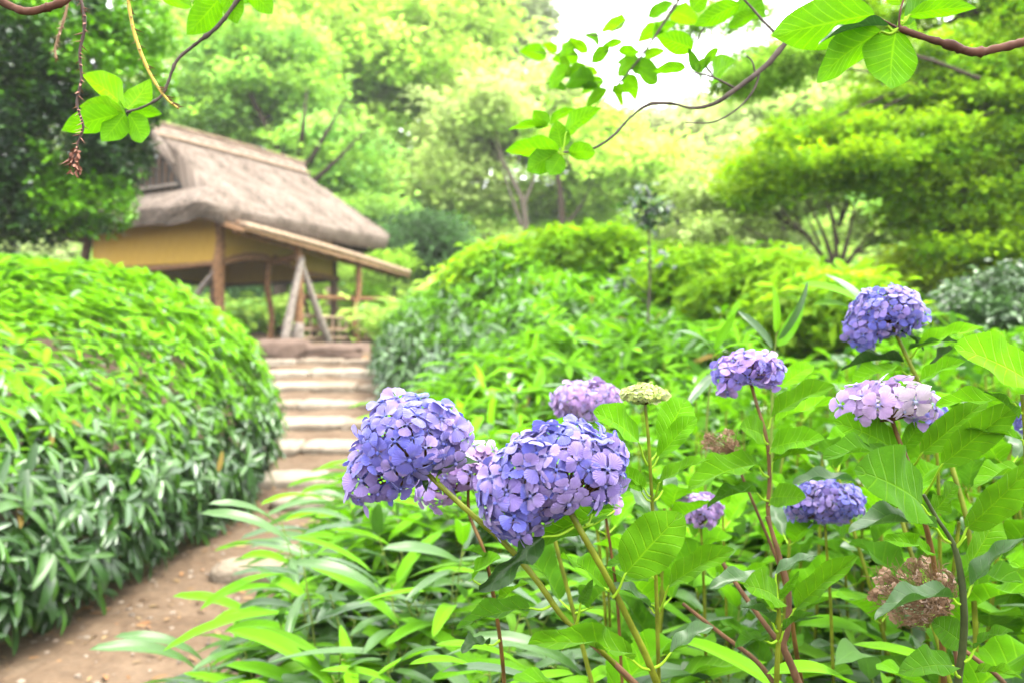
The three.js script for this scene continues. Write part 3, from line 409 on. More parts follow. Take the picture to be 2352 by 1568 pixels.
  tree({ name: 'dark_shrub', label: 'dark shady evergreen shrub at the right edge below the yellow one', category: 'shrub', base: b, seed: 26, tr: 0.03, lobes: [lobe(b, 2330, 690, 6.6, 110, 70, 0.7, 75), lobe(b, 2250, 730, 6.3, 60, 40, 0.5, 24)], spray: 0.14, per: 5, size: 0.15, clump: CL.broad, gloss: true, c1: [0.02, 0.055, 0.016], c2: [0.05, 0.11, 0.02] });
  for (const [px, py, d, rx, ry, seed, label] of [[1350, 560, 9.5, 90, 45, 81, 'leafy shrub crowning the round bamboo mound below the straight-trunked tree'], [1590, 610, 8.4, 90, 60, 82, 'leafy lime shrub on the slope just past the dark glossy sapling'], [1740, 640, 7.2, 80, 55, 83, 'leafy shrub on the slope left of the fan-shaped tree'], [1900, 680, 6.2, 80, 45, 84, 'low leafy shrub on the slope left of the highest blue head'], [1180, 590, 10.5, 90, 40, 85, 'leafy shrub on the mound below the two leaning grey trunks']]) { const bb = onG(px, d); tree({ name: 'leafy_shrub', label, category: 'shrub', base: bb, seed, tr: 0.03, lobes: [lobe(bb, px, py + 20, d, rx, ry, 0.6, 34), lobe(bb, px - rx * 0.7, py + 50, d, rx * 0.7, ry * 0.7, 0.5, 18), lobe(bb, px + rx * 0.8, py + 45, d, rx * 0.6, ry * 0.7, 0.5, 16)], spray: 0.2, per: 5, size: 0.24, tilt: 0.6, clump: CL.broad, c1: [0.09, 0.23, 0.006], c2: [0.22, 0.40, 0.006] }); }
  b = onG(70, 20);
  tree({ name: 'pale_pine', label: 'pale feathery young pine left of the hut behind the bush', category: 'tree', base: b, seed: 27, trunk: [V(0, 0, 0), V(0, 1.4, 0), V(0, 2.8, 0)], tr: 0.07, lobes: [lobe(b, 60, 600, 20, 100, 55, 1, 50), lobe(b, 150, 630, 21, 80, 40, 1, 30), lobe(b, -60, 580, 20, 80, 90, 1, 40)], spray: 0.45, per: 4, size: 0.45, clump: CL.fine, c1: pale, c2: [0.14, 0.20, 0.06] });
  b = onG(560, 24);
  tree({ name: 'shady_tree', label: 'dark evergreen seen through the open side of the hut', base: b, seed: 28, trunk: [V(0, 0, 0), V(0.1, 1.2, 0), V(0, 3, 0)], tr: 0.12, lobes: [lobe(b, 560, 690, 24, 75, 80, 1.2, 70), lobe(b, 640, 760, 24, 60, 60, 1, 40), lobe(b, 830, 740, 24, 60, 60, 1, 30)], spray: 0.5, per: 5, size: 0.5, clump: CL.round, c1: [0.06, 0.14, 0.05], c2: [0.10, 0.19, 0.06] });
  b = onG(650, 27);
  tree({ name: 'maple_tree', label: 'bright lime tree seen between the hut posts', base: b, seed: 29, trunk: [V(0, 0, 0), V(0.1, 1.2, 0), V(0, 3, 0)], tr: 0.12, lobes: [lobe(b, 680, 670, 27, 90, 50, 1.2, 50), lobe(b, 800, 660, 27, 90, 50, 1.2, 40)], spray: 0.5, per: 5, size: 0.5, clump: CL.fine, c1: yel, c2: lime });
}
{ // low undergrowth on the far slope
  const r = rng(79), n = 3600, im = shadowed(new THREE.InstancedMesh(CL.broad, crownMat, n)), m = new THREE.Matrix4(), q = new THREE.Quaternion();
  im.name = 'undergrowth'; im.userData = { kind: 'stuff', label: 'soft green undergrowth covering the slope under the trees', category: 'undergrowth' };
  for (let i = 0; i < n; i++) { const d = 14.5 + 32 * Math.pow(r(), 1.2), x = r.s(0.8) * d, p = V(x, 0, -d); p.y = ground(x, -d) + 0.2 + r() * 0.5 * (d / 20); if (x > -11 && x < -2.6 && d < 20) { i--; continue; } q.setFromEuler(new THREE.Euler(r.s(0.4), r() * 6.3, r.s(0.4))); const k = r.r(0.35, 0.75) * (0.6 + d / 28); m.compose(p, q, V(k, k * 0.8, k)); im.setMatrixAt(i, m); im.setColorAt(i, C(...lime).lerp(C(...(r() < 0.4 ? cool : yel)), r()).multiplyScalar(r.r(0.45, 1.0))); }
  scene.add(im);
}
{ // the wood that closes the view far behind: one mass
  const r = rng(77), n = 5200, im = shadowed(new THREE.InstancedMesh(CL.round, crownMat, n)), m = new THREE.Matrix4(), q = new THREE.Quaternion();
  im.name = 'distant_wood'; im.userData = { kind: 'stuff', label: 'hazy pale wood closing the view behind all the trees', category: 'wood' };
  const topPx = table([-500, 300, 1050, 1230, 1420, 1600, 1700, 1900, 2900], [-250, -250, -120, 60, 240, 260, 220, 60, -150]);
  for (let i = 0; i < n; i++) {
    const px = r.r(-900, 3250), d = r.r(46, 70), tp = topPx(px) + 40 * noise(px / 60, 3), py = lerp(Math.max(tp, -420), 720, Math.pow(r(), 0.8)), p = W(px, py, d);
    q.setFromEuler(new THREE.Euler(r.s(0.5), r() * 6.3, r.s(0.5))); const k = r.r(1.1, 2.2); m.compose(p, q, V(k, k * 0.8, k)); im.setMatrixAt(i, m); im.setColorAt(i, C(...yel).lerp(C(...(r() < 0.3 ? cool : pale)), r()).multiplyScalar(r.r(0.55, 1.1)));
  }
  scene.add(im);
}

// ---------------------------------------------------------------- the near evergreen at the upper left
const camGeo = leafGeo({ n: 6, m: 2, p: 0.55, q: 0.6, fold: 0.3, curl: 0.5, ratio: 0.45, seed: 51 });
const camTone = tones([[0.035, 0.10, 0.01, 0.9], [0.085, 0.24, 0.005, 0.5], [0.010, 0.030, 0.010, 1], [0.15, 0.36, 0.005, 0.3]], { through: 0.3, gloss: 0.6, gr: 0.3 });
{
  const D = 9.2, b = onG(-40, D), root = thing('camellia_tree', 'glossy dark evergreen tree overhanging the hut roof from the upper left', 'tree', b), r = rng(33), L = new Leaves(), tubes = [];
  tubes.push(tube([V(0, 0, 0), V(0.1, 1.6, 0), V(-0.1, 3.2, 0.1), V(0, 4.8, 0)], [0.16, 0.12, 0.07], 8, 4, 0.2, r));
  const blobs = [[60, 120, 190, 130, 1.0], [230, 180, 150, 150, 0.9], [120, 330, 160, 130, 0.9], [262, 330, 72, 110, 0.7], [90, 470, 150, 90, 0.8], [195, 465, 110, 75, 0.6], [-120, 250, 200, 260, 1.2], [300, 60, 90, 80, 0.6], [-40, -60, 260, 120, 1.2], [-100, 500, 120, 110, 0.9]];
  for (const [px, py, rx, ry, rz] of blobs) {
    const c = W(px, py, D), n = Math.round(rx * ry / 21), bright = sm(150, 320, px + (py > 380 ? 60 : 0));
    tubes.push(tube([b.clone().set(0, 2.6 + (CY - py) / F * D * 0.35, 0), c.clone().sub(b).multiplyScalar(0.6).add(V(0, 1, 0)), c.clone().sub(b)], [0.05, 0.03, 0.012], 5, 3));
    for (let i = 0; i < n; i++) {
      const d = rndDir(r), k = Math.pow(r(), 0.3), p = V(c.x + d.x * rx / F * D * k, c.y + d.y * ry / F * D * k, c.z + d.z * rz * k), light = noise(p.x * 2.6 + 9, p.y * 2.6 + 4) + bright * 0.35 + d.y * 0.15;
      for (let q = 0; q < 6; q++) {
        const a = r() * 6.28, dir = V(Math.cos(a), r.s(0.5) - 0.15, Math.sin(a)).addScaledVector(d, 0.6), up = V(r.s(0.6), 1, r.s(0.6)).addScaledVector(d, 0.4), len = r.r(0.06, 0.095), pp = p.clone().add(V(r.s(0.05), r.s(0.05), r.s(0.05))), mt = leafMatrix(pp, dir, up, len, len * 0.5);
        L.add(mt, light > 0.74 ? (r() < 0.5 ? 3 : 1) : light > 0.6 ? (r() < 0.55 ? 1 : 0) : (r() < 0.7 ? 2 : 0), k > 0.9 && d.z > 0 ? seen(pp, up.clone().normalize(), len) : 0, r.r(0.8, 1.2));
      }
    }
  }
  mesh('trunk', mergeGeometries(tubes), M.bark, root);
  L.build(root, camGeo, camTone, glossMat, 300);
}

// ---------------------------------------------------------------- bamboo bushes: whorls of leaves over a surface
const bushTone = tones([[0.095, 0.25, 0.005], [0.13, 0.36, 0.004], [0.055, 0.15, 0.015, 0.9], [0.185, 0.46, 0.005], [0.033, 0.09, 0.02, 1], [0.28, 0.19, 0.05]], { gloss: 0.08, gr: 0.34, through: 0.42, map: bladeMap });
const bushPlain = leafMat(C(1, 1, 1), { gloss: 0.08, gr: 0.26, through: 0.45, map: bladeMap }), bushShiny = leafMat(C(1, 1, 1), { gloss: 1, gr: 0.27, through: 0.3, map: bladeMap });
const bushVar = [0, 1, 2].map((k) => leafGeo({ n: 8, m: 2, p: 0.45, q: 0.6, fold: 0.35, curl: 0.35 + 0.4 * k, ratio: 0.22, twist: (k - 1) * 0.3, seed: 61 + k }));
function whorl(L, r, p, n, len, light, droop, spread, k0 = 4, k1 = 7) {
  const axis = n.clone().add(V(r.s(0.35), r.s(0.25) + 0.25, r.s(0.35))).normalize(), e1 = V(1, 0.1, 0.3).cross(axis).normalize(), e2 = axis.clone().cross(e1), a0 = r() * 6.28, cnt = k0 + r.i(k1 - k0);
  for (let i = 0; i < cnt; i++) {
    const a = a0 + i * 2.39996, dir = axis.clone().multiplyScalar(spread * r.r(0.4, 1.4)).addScaledVector(e1, Math.cos(a)).addScaledVector(e2, Math.sin(a)); dir.y -= droop * r.r(0.5, 1.5);
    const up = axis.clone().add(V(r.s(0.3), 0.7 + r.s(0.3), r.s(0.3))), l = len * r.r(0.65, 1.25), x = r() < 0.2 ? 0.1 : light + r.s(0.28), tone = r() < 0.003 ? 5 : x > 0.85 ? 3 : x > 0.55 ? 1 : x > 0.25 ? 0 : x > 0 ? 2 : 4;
    dir.normalize(); L.add(leafMatrix(p, dir, up, l, l * r.r(0.19, 0.26)), tone, p.userScore ? p.userScore * seen(p, up.clone().normalize(), l) : 0, r.r(0.85, 1.15));
  }
}
{ // left bush: a long clipped mound beside the path
  const c = V(-4.25, 0, -4.9), R = V(2.36, 2.2, 3.9), e = 2.8, r = rng(44), L = new Leaves(), root = thing('bamboo_bush', 'large rounded dwarf bamboo bush filling the side of the path opposite the hydrangeas', 'bush', V(c.x, 0, c.z));
  let got = 0, tries = 0;
  while (got < 7800 && tries++ < 400000) {
    const s = V(r.s(1.1), r() * 1.1, r.s(1.1)), q = Math.pow(Math.pow(Math.abs(s.x), e) + Math.pow(s.y, e) + Math.pow(Math.abs(s.z), e), 1 / e), g = V(Math.sign(s.x) * Math.pow(Math.abs(s.x), e - 1) / R.x, Math.pow(s.y, e - 1) / R.y, Math.sign(s.z) * Math.pow(Math.abs(s.z), e - 1) / R.z).multiplyScalar(Math.pow(q, 1 - e)), lumpy = 0.16 * (fbm(s.x * 4 + 5, s.z * 6 + s.y * 4) - 0.5), layer = (1 - q) / g.length() + lumpy;
    if (layer < -0.03 || layer > 0.5 || (layer > 0.12 && r() > 0.22)) continue;
    const n = g.clone().normalize(); if (n.dot(V(-c.x - s.x * R.x, 1, -c.z - s.z * R.z).normalize()) < -0.35) continue;
    const p = V(c.x + s.x * R.x, s.y * R.y, c.z + s.z * R.z); p.y *= 0.70 + 0.30 * sm(-4.4, -7.0, p.z) + 0.08 * (fbm(p.x * 1.7, p.z * 1.7) - 0.5) - 0.17 * sm(-3.9, -5.4, p.x);
    const under = sm(0.6, 0.1, p.y); p.x -= under * n.x * 0.22; p.z -= under * n.z * 0.2; if (p.y < 0.1 + 0.08 * r() || p.z > -1.2) continue;
    p.userScore = layer < 0.06 ? 1 : 0; got++;
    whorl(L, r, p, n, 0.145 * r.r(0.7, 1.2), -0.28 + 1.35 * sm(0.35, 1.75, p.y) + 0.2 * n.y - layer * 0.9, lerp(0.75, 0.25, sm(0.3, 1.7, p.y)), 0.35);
  }
  const stems = []; for (let i = 0; i < 260; i++) { const a = r() * 6.28, k = Math.sqrt(r()) * 0.66, p = V(Math.cos(a) * R.x * k, 0.0, Math.sin(a) * R.z * k), q = p.clone().multiplyScalar(0.98); q.y = R.y * Math.sqrt(1 - k * k) * 0.38; stems.push(tube([p, p.clone().lerp(q, 0.5).add(V(r.s(0.06), 0, r.s(0.06))), q], [0.004, 0.0025], 4, 2)); }
  mesh('stems', mergeGeometries(stems), M.cane, root).userData.kind = 'stuff';
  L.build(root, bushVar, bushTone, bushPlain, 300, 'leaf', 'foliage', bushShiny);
}
{ // the mound right of the steps and the field in front of it, over one canopy surface
  const mk = (name, label, x0, x1, z0, z1, count, len, parts, seed, lightFn, keep) => {
    const r = rng(seed), L = new Leaves(), root = thing(name, label, 'bush', V((x0 + x1) / 2, ground((x0 + x1) / 2, (z0 + z1) / 2), (z0 + z1) / 2));
    let made = 0, tries = 0;
    while (made < count && tries++ < count * 30) {
      const z = r.r(z0, z1), x = r.r(x0, x1); if (x < edgeX(z) + 0.02 || Math.abs(x / -z) > 0.72 || (keep && !keep(x, z))) continue;
      const y = canopy(x, z), h = 0.06, gx = (canopy(x + h, z) - canopy(x - h, z)) / (2 * h), gz = (canopy(x, z + h) - canopy(x, z - h)) / (2 * h), st = Math.sqrt(1 + gx * gx + gz * gz); if (r() > st / 4.5) continue;
      const n = V(-gx, 1, -gz).normalize(), layer = r() < 0.55 ? r.s(0.07) : r() * 0.45, p = V(x, y, z).addScaledVector(n, -layer); p.userScore = layer < 0.07 ? 1 : 0; made++;
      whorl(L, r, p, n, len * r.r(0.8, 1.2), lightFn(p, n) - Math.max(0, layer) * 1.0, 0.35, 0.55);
    }
    L.build(root, bushVar, bushTone, bushPlain, parts, 'leaf', 'foliage', bushShiny); return root;
  };
  const inMound = (x, z) => z < -6.6 + 0.35 * Math.sin(x * 2) && x < 2.4 + 0.4 * Math.sin(z * 1.5);
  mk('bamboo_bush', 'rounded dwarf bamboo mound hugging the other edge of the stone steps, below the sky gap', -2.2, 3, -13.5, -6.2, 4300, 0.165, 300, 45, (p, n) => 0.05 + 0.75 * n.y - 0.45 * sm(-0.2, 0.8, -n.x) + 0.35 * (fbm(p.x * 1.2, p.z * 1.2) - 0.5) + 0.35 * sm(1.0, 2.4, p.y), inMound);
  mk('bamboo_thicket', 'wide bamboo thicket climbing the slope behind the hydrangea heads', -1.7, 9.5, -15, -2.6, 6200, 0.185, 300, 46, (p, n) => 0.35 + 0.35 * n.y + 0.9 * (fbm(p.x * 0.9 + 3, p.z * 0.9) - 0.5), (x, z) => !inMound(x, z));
}
{ // dark glossy sapling rising out of the thicket
  const b = W(1488, 760, 6.6), root = thing('evergreen_sapling', 'slim dark glossy sapling standing up out of the bamboo thicket', 'sapling', b), r = rng(52), L = new Leaves(), tubes = [tube([V(0, 0, 0), V(0.02, 0.6, 0), V(-0.02, 1.2, 0)], [0.012, 0.006], 5, 3)];
  for (const [px, py, n] of [[1482, 440, 16], [1460, 465, 14], [1500, 470, 18], [1515, 490, 14], [1480, 500, 18], [1445, 490, 8], [1490, 530, 8], [1492, 590, 5], [1440, 640, 8], [1530, 600, 6], [1400, 660, 8]]) { const c = W(px, py, 6.6), dense = Math.round(n * 1.8); tubes.push(tube([V(0, c.y - b.y - 0.12, 0), c.clone().sub(b)], [0.004, 0.002], 4, 2)); for (let i = 0; i < dense; i++) { const p = c.clone().add(V(r.s(0.075), r.s(0.07), r.s(0.075))), up = V(r.s(0.5), 1, r.s(0.5) + 0.3); L.add(leafMatrix(p, V(r.s(), r.s(0.6), r.s()), up, r.r(0.06, 0.095), r.r(0.03, 0.042)), r() < 0.4 ? 0 : 2, 1); } }
  mesh('stem', mergeGeometries(tubes), M.twigGrey, root); L.build(root, camGeo, camTone, glossMat, 300);
}

const marks = [[560, 1420, 'beside the stepping stones of the path'], [760, 1240, 'in front of the slanting-stemmed blue head, path side'], [935, 1330, 'under the pinkish-mauve head'], [1200, 1430, 'under the largest blue head'], [1450, 1500, 'round the stem of the cream-green head'], [1610, 1250, 'near the faded mauve head'], [1850, 1250, 'under the wide low blue head'], [2100, 1450, 'near the large dried head'], [1720, 980, 'behind the lone violet head'], [2050, 1080, 'below the pale pink head'], [1345, 1000, 'round the lilac head'], [1150, 900, 'between the big blue heads and the round mound'], [950, 1100, 'behind the slanting-stemmed blue head'], [2300, 1000, 'by the right-hand edge of the flower bed'], [1560, 760, 'at the foot of the dark glossy sapling']];
const headsBehind = [[1345, 920, 1.75], [1605, 1170, 1.6], [1895, 1150, 1.5], [2150, 965, 1.4], [1660, 1010, 1.4], [2100, 1355, 1.02]]; const covers = (x, y, d) => headsBehind.some(([hx, hy, hd]) => d < hd + 0.15 && Math.abs(CX + x / d * F - hx) < 130 * Math.min(1.3, 1.5 / d) && CY - (y - EYE) / d * F < hy + 75);
const nearest = (p) => { const d = -p.z, x = CX + p.x / d * F, y = CY - (p.y - EYE) / d * F; return marks.slice().sort((a, b) => Math.hypot(a[0] - x, a[1] - y) - Math.hypot(b[0] - x, b[1] - y))[0][2]; };
// ---------------------------------------------------------------- bamboo shoots standing singly among the hydrangeas
function sasaShoot(seed, height, nLeaf, len, toneShift = 0) {
  const r = rng(seed), g = new THREE.Group(), lean = V(r.s(0.25), 0, r.s(0.25)), pts = []; for (let i = 0; i <= 4; i++) { const t = i / 4; pts.push(V(lean.x * t * t * height, height * t, lean.z * t * t * height)); }
  mesh('stem', tube(pts, [0.0038, 0.003, 0.0018], 6, 3), M.culm, g);
  const curve = new THREE.CatmullRomCurve3(pts);
  for (let i = 0; i < nLeaf; i++) {
    const t = lerp(0.42, 1, (i + 0.5) / nLeaf), p = curve.getPoint(t), top = i >= nLeaf - 1 && seed % 3 === 0, a = i * 2.6 + r.s(0.5), rise = top ? 0.9 : r.r(-0.2, 0.3), dir = V(Math.cos(a) - 0.75, rise * 0.8 - 0.08, Math.sin(a) * 0.8 + 0.15), l = len * r.r(0.65, 1.2), w = l * r.r(0.115, 0.165), base = p.clone().addScaledVector(dir.clone().normalize(), 0.02);
    const o = mesh('leaf', sasaLeaf[r.i(5)], sasaTone[[3, 1, 1, 0, 2, 2, 2, 4, 4, 2][r.i(10)]], g), m = leafMatrix(base, dir, V(r.s(0.25) - 0.1, 1, r.s(0.25) + 0.12), l, w); m.decompose(o.position, o.quaternion, o.scale);
    mesh('sheath', tube([p, base.clone().lerp(p, 0.4).add(V(0, 0.003, 0)), base], [0.0022, 0.0014], 4, 2), M.culm, g);
  }
  return g;
}
{
  const proto = []; for (let k = 0; k < 9; k++) proto.push(sasaShoot(100 + k, 0.78, 12 + k % 3, 0.235 + 0.03 * (k % 3)));
  const r = rng(91), spots = [];
  let guard = 0;
  while (spots.length < 860 && guard++ < 90000) {
    const z = -1.15 - 5.2 * Math.pow(r(), 1.25), x = r.r(-1.4, 4.2), d = -z; if (x < edgeX(z) + 0.12 + 0.08 * r() || Math.abs(x / d) > 0.78) continue;
    const px = CX + x / d * F; if (px > 1500 && r() < sm(1500, 1900, px) * 0.62) continue;
    if (d < 1.45 && (Math.abs(x - 0.1) < 0.16 || r() < 0.25)) continue;
    const y = canopy(x, z); if (covers(x, y + 0.08, d)) continue; spots.push({ x, z, d, top: y + r.s(0.09) + (r() < 0.07 && d > 2 ? 0.18 : 0), a: r.s(0.75) + (r() < 0.2 ? r.s(3) : 0), k: r.i(9), s: r.r(0.8, 1.2) });
  }
  spots.sort((a, b) => a.d - b.d);
  const own = spots.slice(0, 280), many = spots.slice(280);
  for (const s of own) {
    const root = proto[s.k].clone(); root.name = numbered('bamboo_shoot'); const h = s.top / 0.78;
    const where = nearest(V(s.x, s.top, s.z)), row = s.d < 1.9 ? 'near' : s.d < 3 ? 'middle' : 'far'; root.userData = { label: `${row}-row dwarf bamboo shoot ${where}`, category: 'bamboo', group: `${row}-row bamboo shoots ${where}` };
    const gy = Math.min(ground(s.x, s.z), s.top - 0.6); root.position.set(s.x, s.top - 0.78 * s.s, s.z); root.rotation.y = s.a; root.scale.setScalar(s.s); scene.add(root);
    if (root.position.y > gy + 0.05) { const ex = mesh('stem', tube([V(0, (gy - root.position.y) / s.s - 0.03, 0), V(0, 0.02, 0)], [0.004, 0.0038], 5, 1), M.culm, root); }
  }
  const merged = [0, 3].map((k) => { const gs = []; proto[k].updateMatrixWorld(true); proto[k].traverse((o) => { if (o.isMesh && o.name === 'leaf') { const g = o.geometry.clone(); g.applyMatrix4(o.matrixWorld); gs.push(g); } }); return mergeGeometries(gs); });
  const im = shadowed(new THREE.InstancedMesh(merged[0], bushPlain, many.length)); im.name = 'bamboo_undergrowth'; im.userData = { kind: 'stuff', label: 'dense bamboo undergrowth between the hydrangeas and the slope', category: 'bamboo' };
  const m = new THREE.Matrix4(), q = new THREE.Quaternion(), c = new THREE.Color();
  many.forEach((s, i) => { q.setFromEuler(new THREE.Euler(0, s.a, 0)); m.compose(V(s.x, s.top - 0.78 * s.s, s.z), q, V(s.s, s.s, s.s)); im.setMatrixAt(i, m); im.setColorAt(i, c.copy(sasaTone[i % 4].color)); });
  scene.add(im);
}

// ---------------------------------------------------------------- hydrangeas
const petalMap = dataTex(128, 128, (u, v) => { const a = (u - 0.5) * 2, rad = Math.pow(0.5 + 0.5 * Math.cos(a * 46 * (0.4 + 0.6 * (1 - v) + 0.3)), 4), edge = sm(0.8, 1, Math.max(Math.abs(a), v)), core = Math.exp(-Math.pow(v / 0.16, 2)), n = fbm(u * 8, v * 8); return [lerp(0.72 + 0.12 * n - 0.08 * rad, 0.30, core) + edge * 0.05, lerp(0.72 + 0.12 * n - 0.1 * rad, 0.52, core) + edge * 0.1, 0.9 + 0.1 * n - 0.05 * rad]; }, { srgb: true });
const petalBump = dataTex(128, 128, (u, v) => 0.5 + 0.5 * Math.cos((u - 0.5) * 92 * (0.55 + 0.45 * (1 - v))));
function floretGeo(seed, np = 4, size = 1) {
  const r = rng(seed), gs = [];
  for (let k = 0; k < np; k++) {
    const nu = 10, nv = 6, pos = [], uv = [], idx = [], a0 = k / np * Math.PI * 2 + r.s(0.12), cup = r.r(-0.05, 0.22), wv = r.r(0.02, 0.07), ph = r() * 6, len = r.r(0.88, 1.08), lift = (k % 2) * 0.03;
    for (let i = 0; i <= nv; i++) for (let j = 0; j <= nu; j++) {
      const v = i / nv, s = -1 + 2 * j / nu, ang = s * (0.30 + 0.42 * Math.sin(Math.min(1, v * 1.15) * Math.PI * 0.5)), tooth = i === nv ? 1 + (j % 2 ? 0.03 : -0.03) : 1;
      const rr = 0.04 + 0.48 * v * len * (1 - 0.26 * Math.pow(Math.abs(s), 3.2) * v) * tooth, rad = rr * Math.cos(ang), x = rr * Math.sin(ang), y = cup * v * v * 0.5 + 0.05 * s * s * v + wv * Math.sin(s * 3 + ph) * v + lift * (1 - 0.5 * v) - 0.10 * Math.pow(v, 3);
      const ca = Math.cos(a0), sa = Math.sin(a0); pos.push(ca * rad - sa * x, y, sa * rad + ca * x); uv.push(0.5 + s * 0.5, v);
    }
    for (let i = 0; i < nv; i++) for (let j = 0; j < nu; j++) { const a = i * (nu + 1) + j, b = a + nu + 1; idx.push(a, a + 1, b, a + 1, b + 1, b); }
    const g = new THREE.BufferGeometry(); g.setAttribute('position', new THREE.Float32BufferAttribute(pos, 3)); g.setAttribute('uv', new THREE.Float32BufferAttribute(uv, 2)); g.setIndex(idx); g.computeVertexNormals(); gs.push(g);
  }
  const bud = new THREE.IcosahedronGeometry(0.062, 1); bud.translate(0, 0.05, 0); const u = bud.attributes.uv; for (let i = 0; i < u.count; i++) u.setXY(i, 0.5, 0.0); const bi = []; for (let i = 0; i < bud.attributes.position.count; i++) bi.push(i); bud.setIndex(bi); gs.push(bud);
  return mergeGeometries(gs);
}
const florets = [1, 2, 3, 4, 5].map((s) => floretGeo(200 + s));
const petal = (list) => list.map((c) => new THREE.MeshPhysicalMaterial({ color: C(...c), map: petalMap, bumpMap: petalBump, bumpScale: 0.0004, roughness: 1, transmission: 0.35, thickness: 0, side: THREE.DoubleSide, sheen: 0.2, sheenColor: C(0.8, 0.8, 1), specularIntensity: 0.4 }));
const PAL = {
  blue: petal([[0.120, 0.110, 0.340], [0.155, 0.128, 0.335], [0.195, 0.138, 0.32], [0.098, 0.098, 0.33], [0.225, 0.16, 0.315]]),
  violet: petal([[0.20, 0.14, 0.38], [0.26, 0.155, 0.37], [0.165, 0.135, 0.38], [0.32, 0.19, 0.37]]),
  mauve: petal([[0.289, 0.167, 0.319], [0.243, 0.16, 0.327], [0.334, 0.198, 0.327], [0.274, 0.19, 0.342]]),
  pink: petal([[0.38, 0.25, 0.38], [0.42, 0.32, 0.38], [0.34, 0.23, 0.38], [0.44, 0.36, 0.36]]),
  green: petal([[0.40, 0.46, 0.08], [0.46, 0.50, 0.14], [0.33, 0.41, 0.05]]),
  deep: petal([[0.075, 0.083, 0.3], [0.105, 0.09, 0.285], [0.09, 0.098, 0.315]]),
};
// lobes of a head: [px, py, rx, ry] in the photograph at distance d; open: direction from which the stalk comes
function flowerHead(root, r, { lobes, d, pal, size, from, spacing = 0.75, flat = 0.9, rag = 0.36 }) {
  const head = new THREE.Group(); head.name = 'flower_head'; root.add(head);
  const E = lobes.map(([px, py, rx, ry, dz = 0]) => ({ c: W(px, py, d + dz), R: V(rx / F * d - size * 0.25, ry / F * d - size * 0.25, Math.max(rx, ry) / F * d * flat - size * 0.25) }));
  const stalkAt = from.clone(), stalks = [];
  E.forEach((e, k) => {
    const area = 4 * Math.PI * Math.pow((Math.pow(e.R.x * e.R.y, 1.6) + Math.pow(e.R.x * e.R.z, 1.6) + Math.pow(e.R.y * e.R.z, 1.6)) / 3, 1 / 1.6), n = Math.round(area / (size * size * spacing * spacing * 0.62));
    for (let i = 0; i < n; i++) {
      const y = 1 - 2 * (i + 0.5) / n, a = i * 2.399963 + k, s = Math.sqrt(1 - y * y), u = V(s * Math.cos(a), y, s * Math.sin(a)).add(V(r.s(0.1), r.s(0.1), r.s(0.1))).normalize();
      const p = V(e.c.x + u.x * e.R.x, e.c.y + u.y * e.R.y, e.c.z + u.z * e.R.z);
      if (E.some((o, q) => q !== k && V((p.x - o.c.x) / o.R.x, (p.y - o.c.y) / o.R.y, (p.z - o.c.z) / o.R.z).length() < 0.9)) continue;
      const toStalk = stalkAt.clone().sub(p).length(); if (toStalk < size * 0.55) continue;
      const nrm = V(u.x / e.R.x, u.y / e.R.y, u.z / e.R.z).normalize().add(V(r.s(0.6), r.s(0.6) + 0.12, r.s(0.6))).normalize(), dir = rndDir(r).cross(nrm).normalize(), z = nrm.clone().cross(dir);
      const o = mesh('floret', florets[r.i(5)], pal[r.i(pal.length)], head), sc = size * r.r(0.82, 1.18), m = new THREE.Matrix4().makeBasis(dir, nrm, z); m.scale(V(sc, sc, sc)); m.setPosition(p.clone().addScaledVector(V(u.x, u.y, u.z), size * rag * (r() - 0.4)).sub(root.position)); m.decompose(o.position, o.quaternion, o.scale);
      if (i % 2 === 0) { const q = p.clone().sub(root.position), f = stalkAt.clone().sub(root.position); stalks.push(tube([f, f.clone().lerp(q, 0.55).add(e.c.clone().sub(stalkAt).multiplyScalar(0.12)), q], [0.0016, 0.0007], 4, 2)); }
    }
  });
  mesh('pedicels', mergeGeometries(stalks), M.stemRed, root).userData.kind = 'stuff';
  return head;
}
// stem: [px, py, d] from the head down; leaves: [bx, by, bd, tx, ty, td, width ratio, [normal], tone, kind, [stem px, py, d]]
function hydrangea(o) {
  const r = rng(o.seed), pts = o.stem.map((s) => W(...s)), foot = pts[pts.length - 1].clone();
  const low = ground(foot.x, foot.z - 0.05); if (foot.y > low + 0.05) { foot.x += 0.04; foot.z -= 0.06; foot.y = low; pts.push(foot.clone()); }
  const root = thing(o.name || 'hydrangea', o.label, 'hydrangea', foot, o.group), rp = root.position;
  mesh('stem', tube(pts.map((p) => p.clone().sub(rp)), o.r.map ? o.r : [o.r * 0.8, o.r, o.r * 1.15], 9, 5, 0.1, r), o.mat || (o.red ? M.stemRed : M.stem), root);
  if (o.head) flowerHead(root, r, { ...o.head, from: pts[0] });
  for (const l of o.leaves || []) addLeaf(root, r, l);
  return root;
}
function addLeaf(root, r, [bx, by, bd, tx, ty, td, w, n, tone = 0, kind = 0, st], geos = hydLeaf, tones_ = hydTone) {
  const b = W(bx, by, bd), t = W(tx, ty, td), dir = t.clone().sub(b), len = dir.length(), o = mesh('leaf', geos[kind % geos.length], tone < 0 ? (tones_ === hydTone ? hydDark : cherDark) : tones_[tone % tones_.length], root), m = leafMatrix(b.clone().sub(root.position), dir, V(...n), len, len * w);
  m.decompose(o.position, o.quaternion, o.scale);
  if (st) { const s = W(...st), mid = s.clone().lerp(b, 0.5).add(V(0, -0.004, 0)), into = b.clone().addScaledVector(dir, 0.04); mesh('petiole', tube([s, mid, b, into].map((p) => p.sub(root.position)), [0.0021, 0.0017, 0.0013, 0.0006], 6, 3), M.petiole, root); }
}
const UP = [0, 1, 0.25], FACE = [0, 0.35, 0.9], MIX = [0, 0.8, 0.6], BACK = [0, 0.9, -0.5];
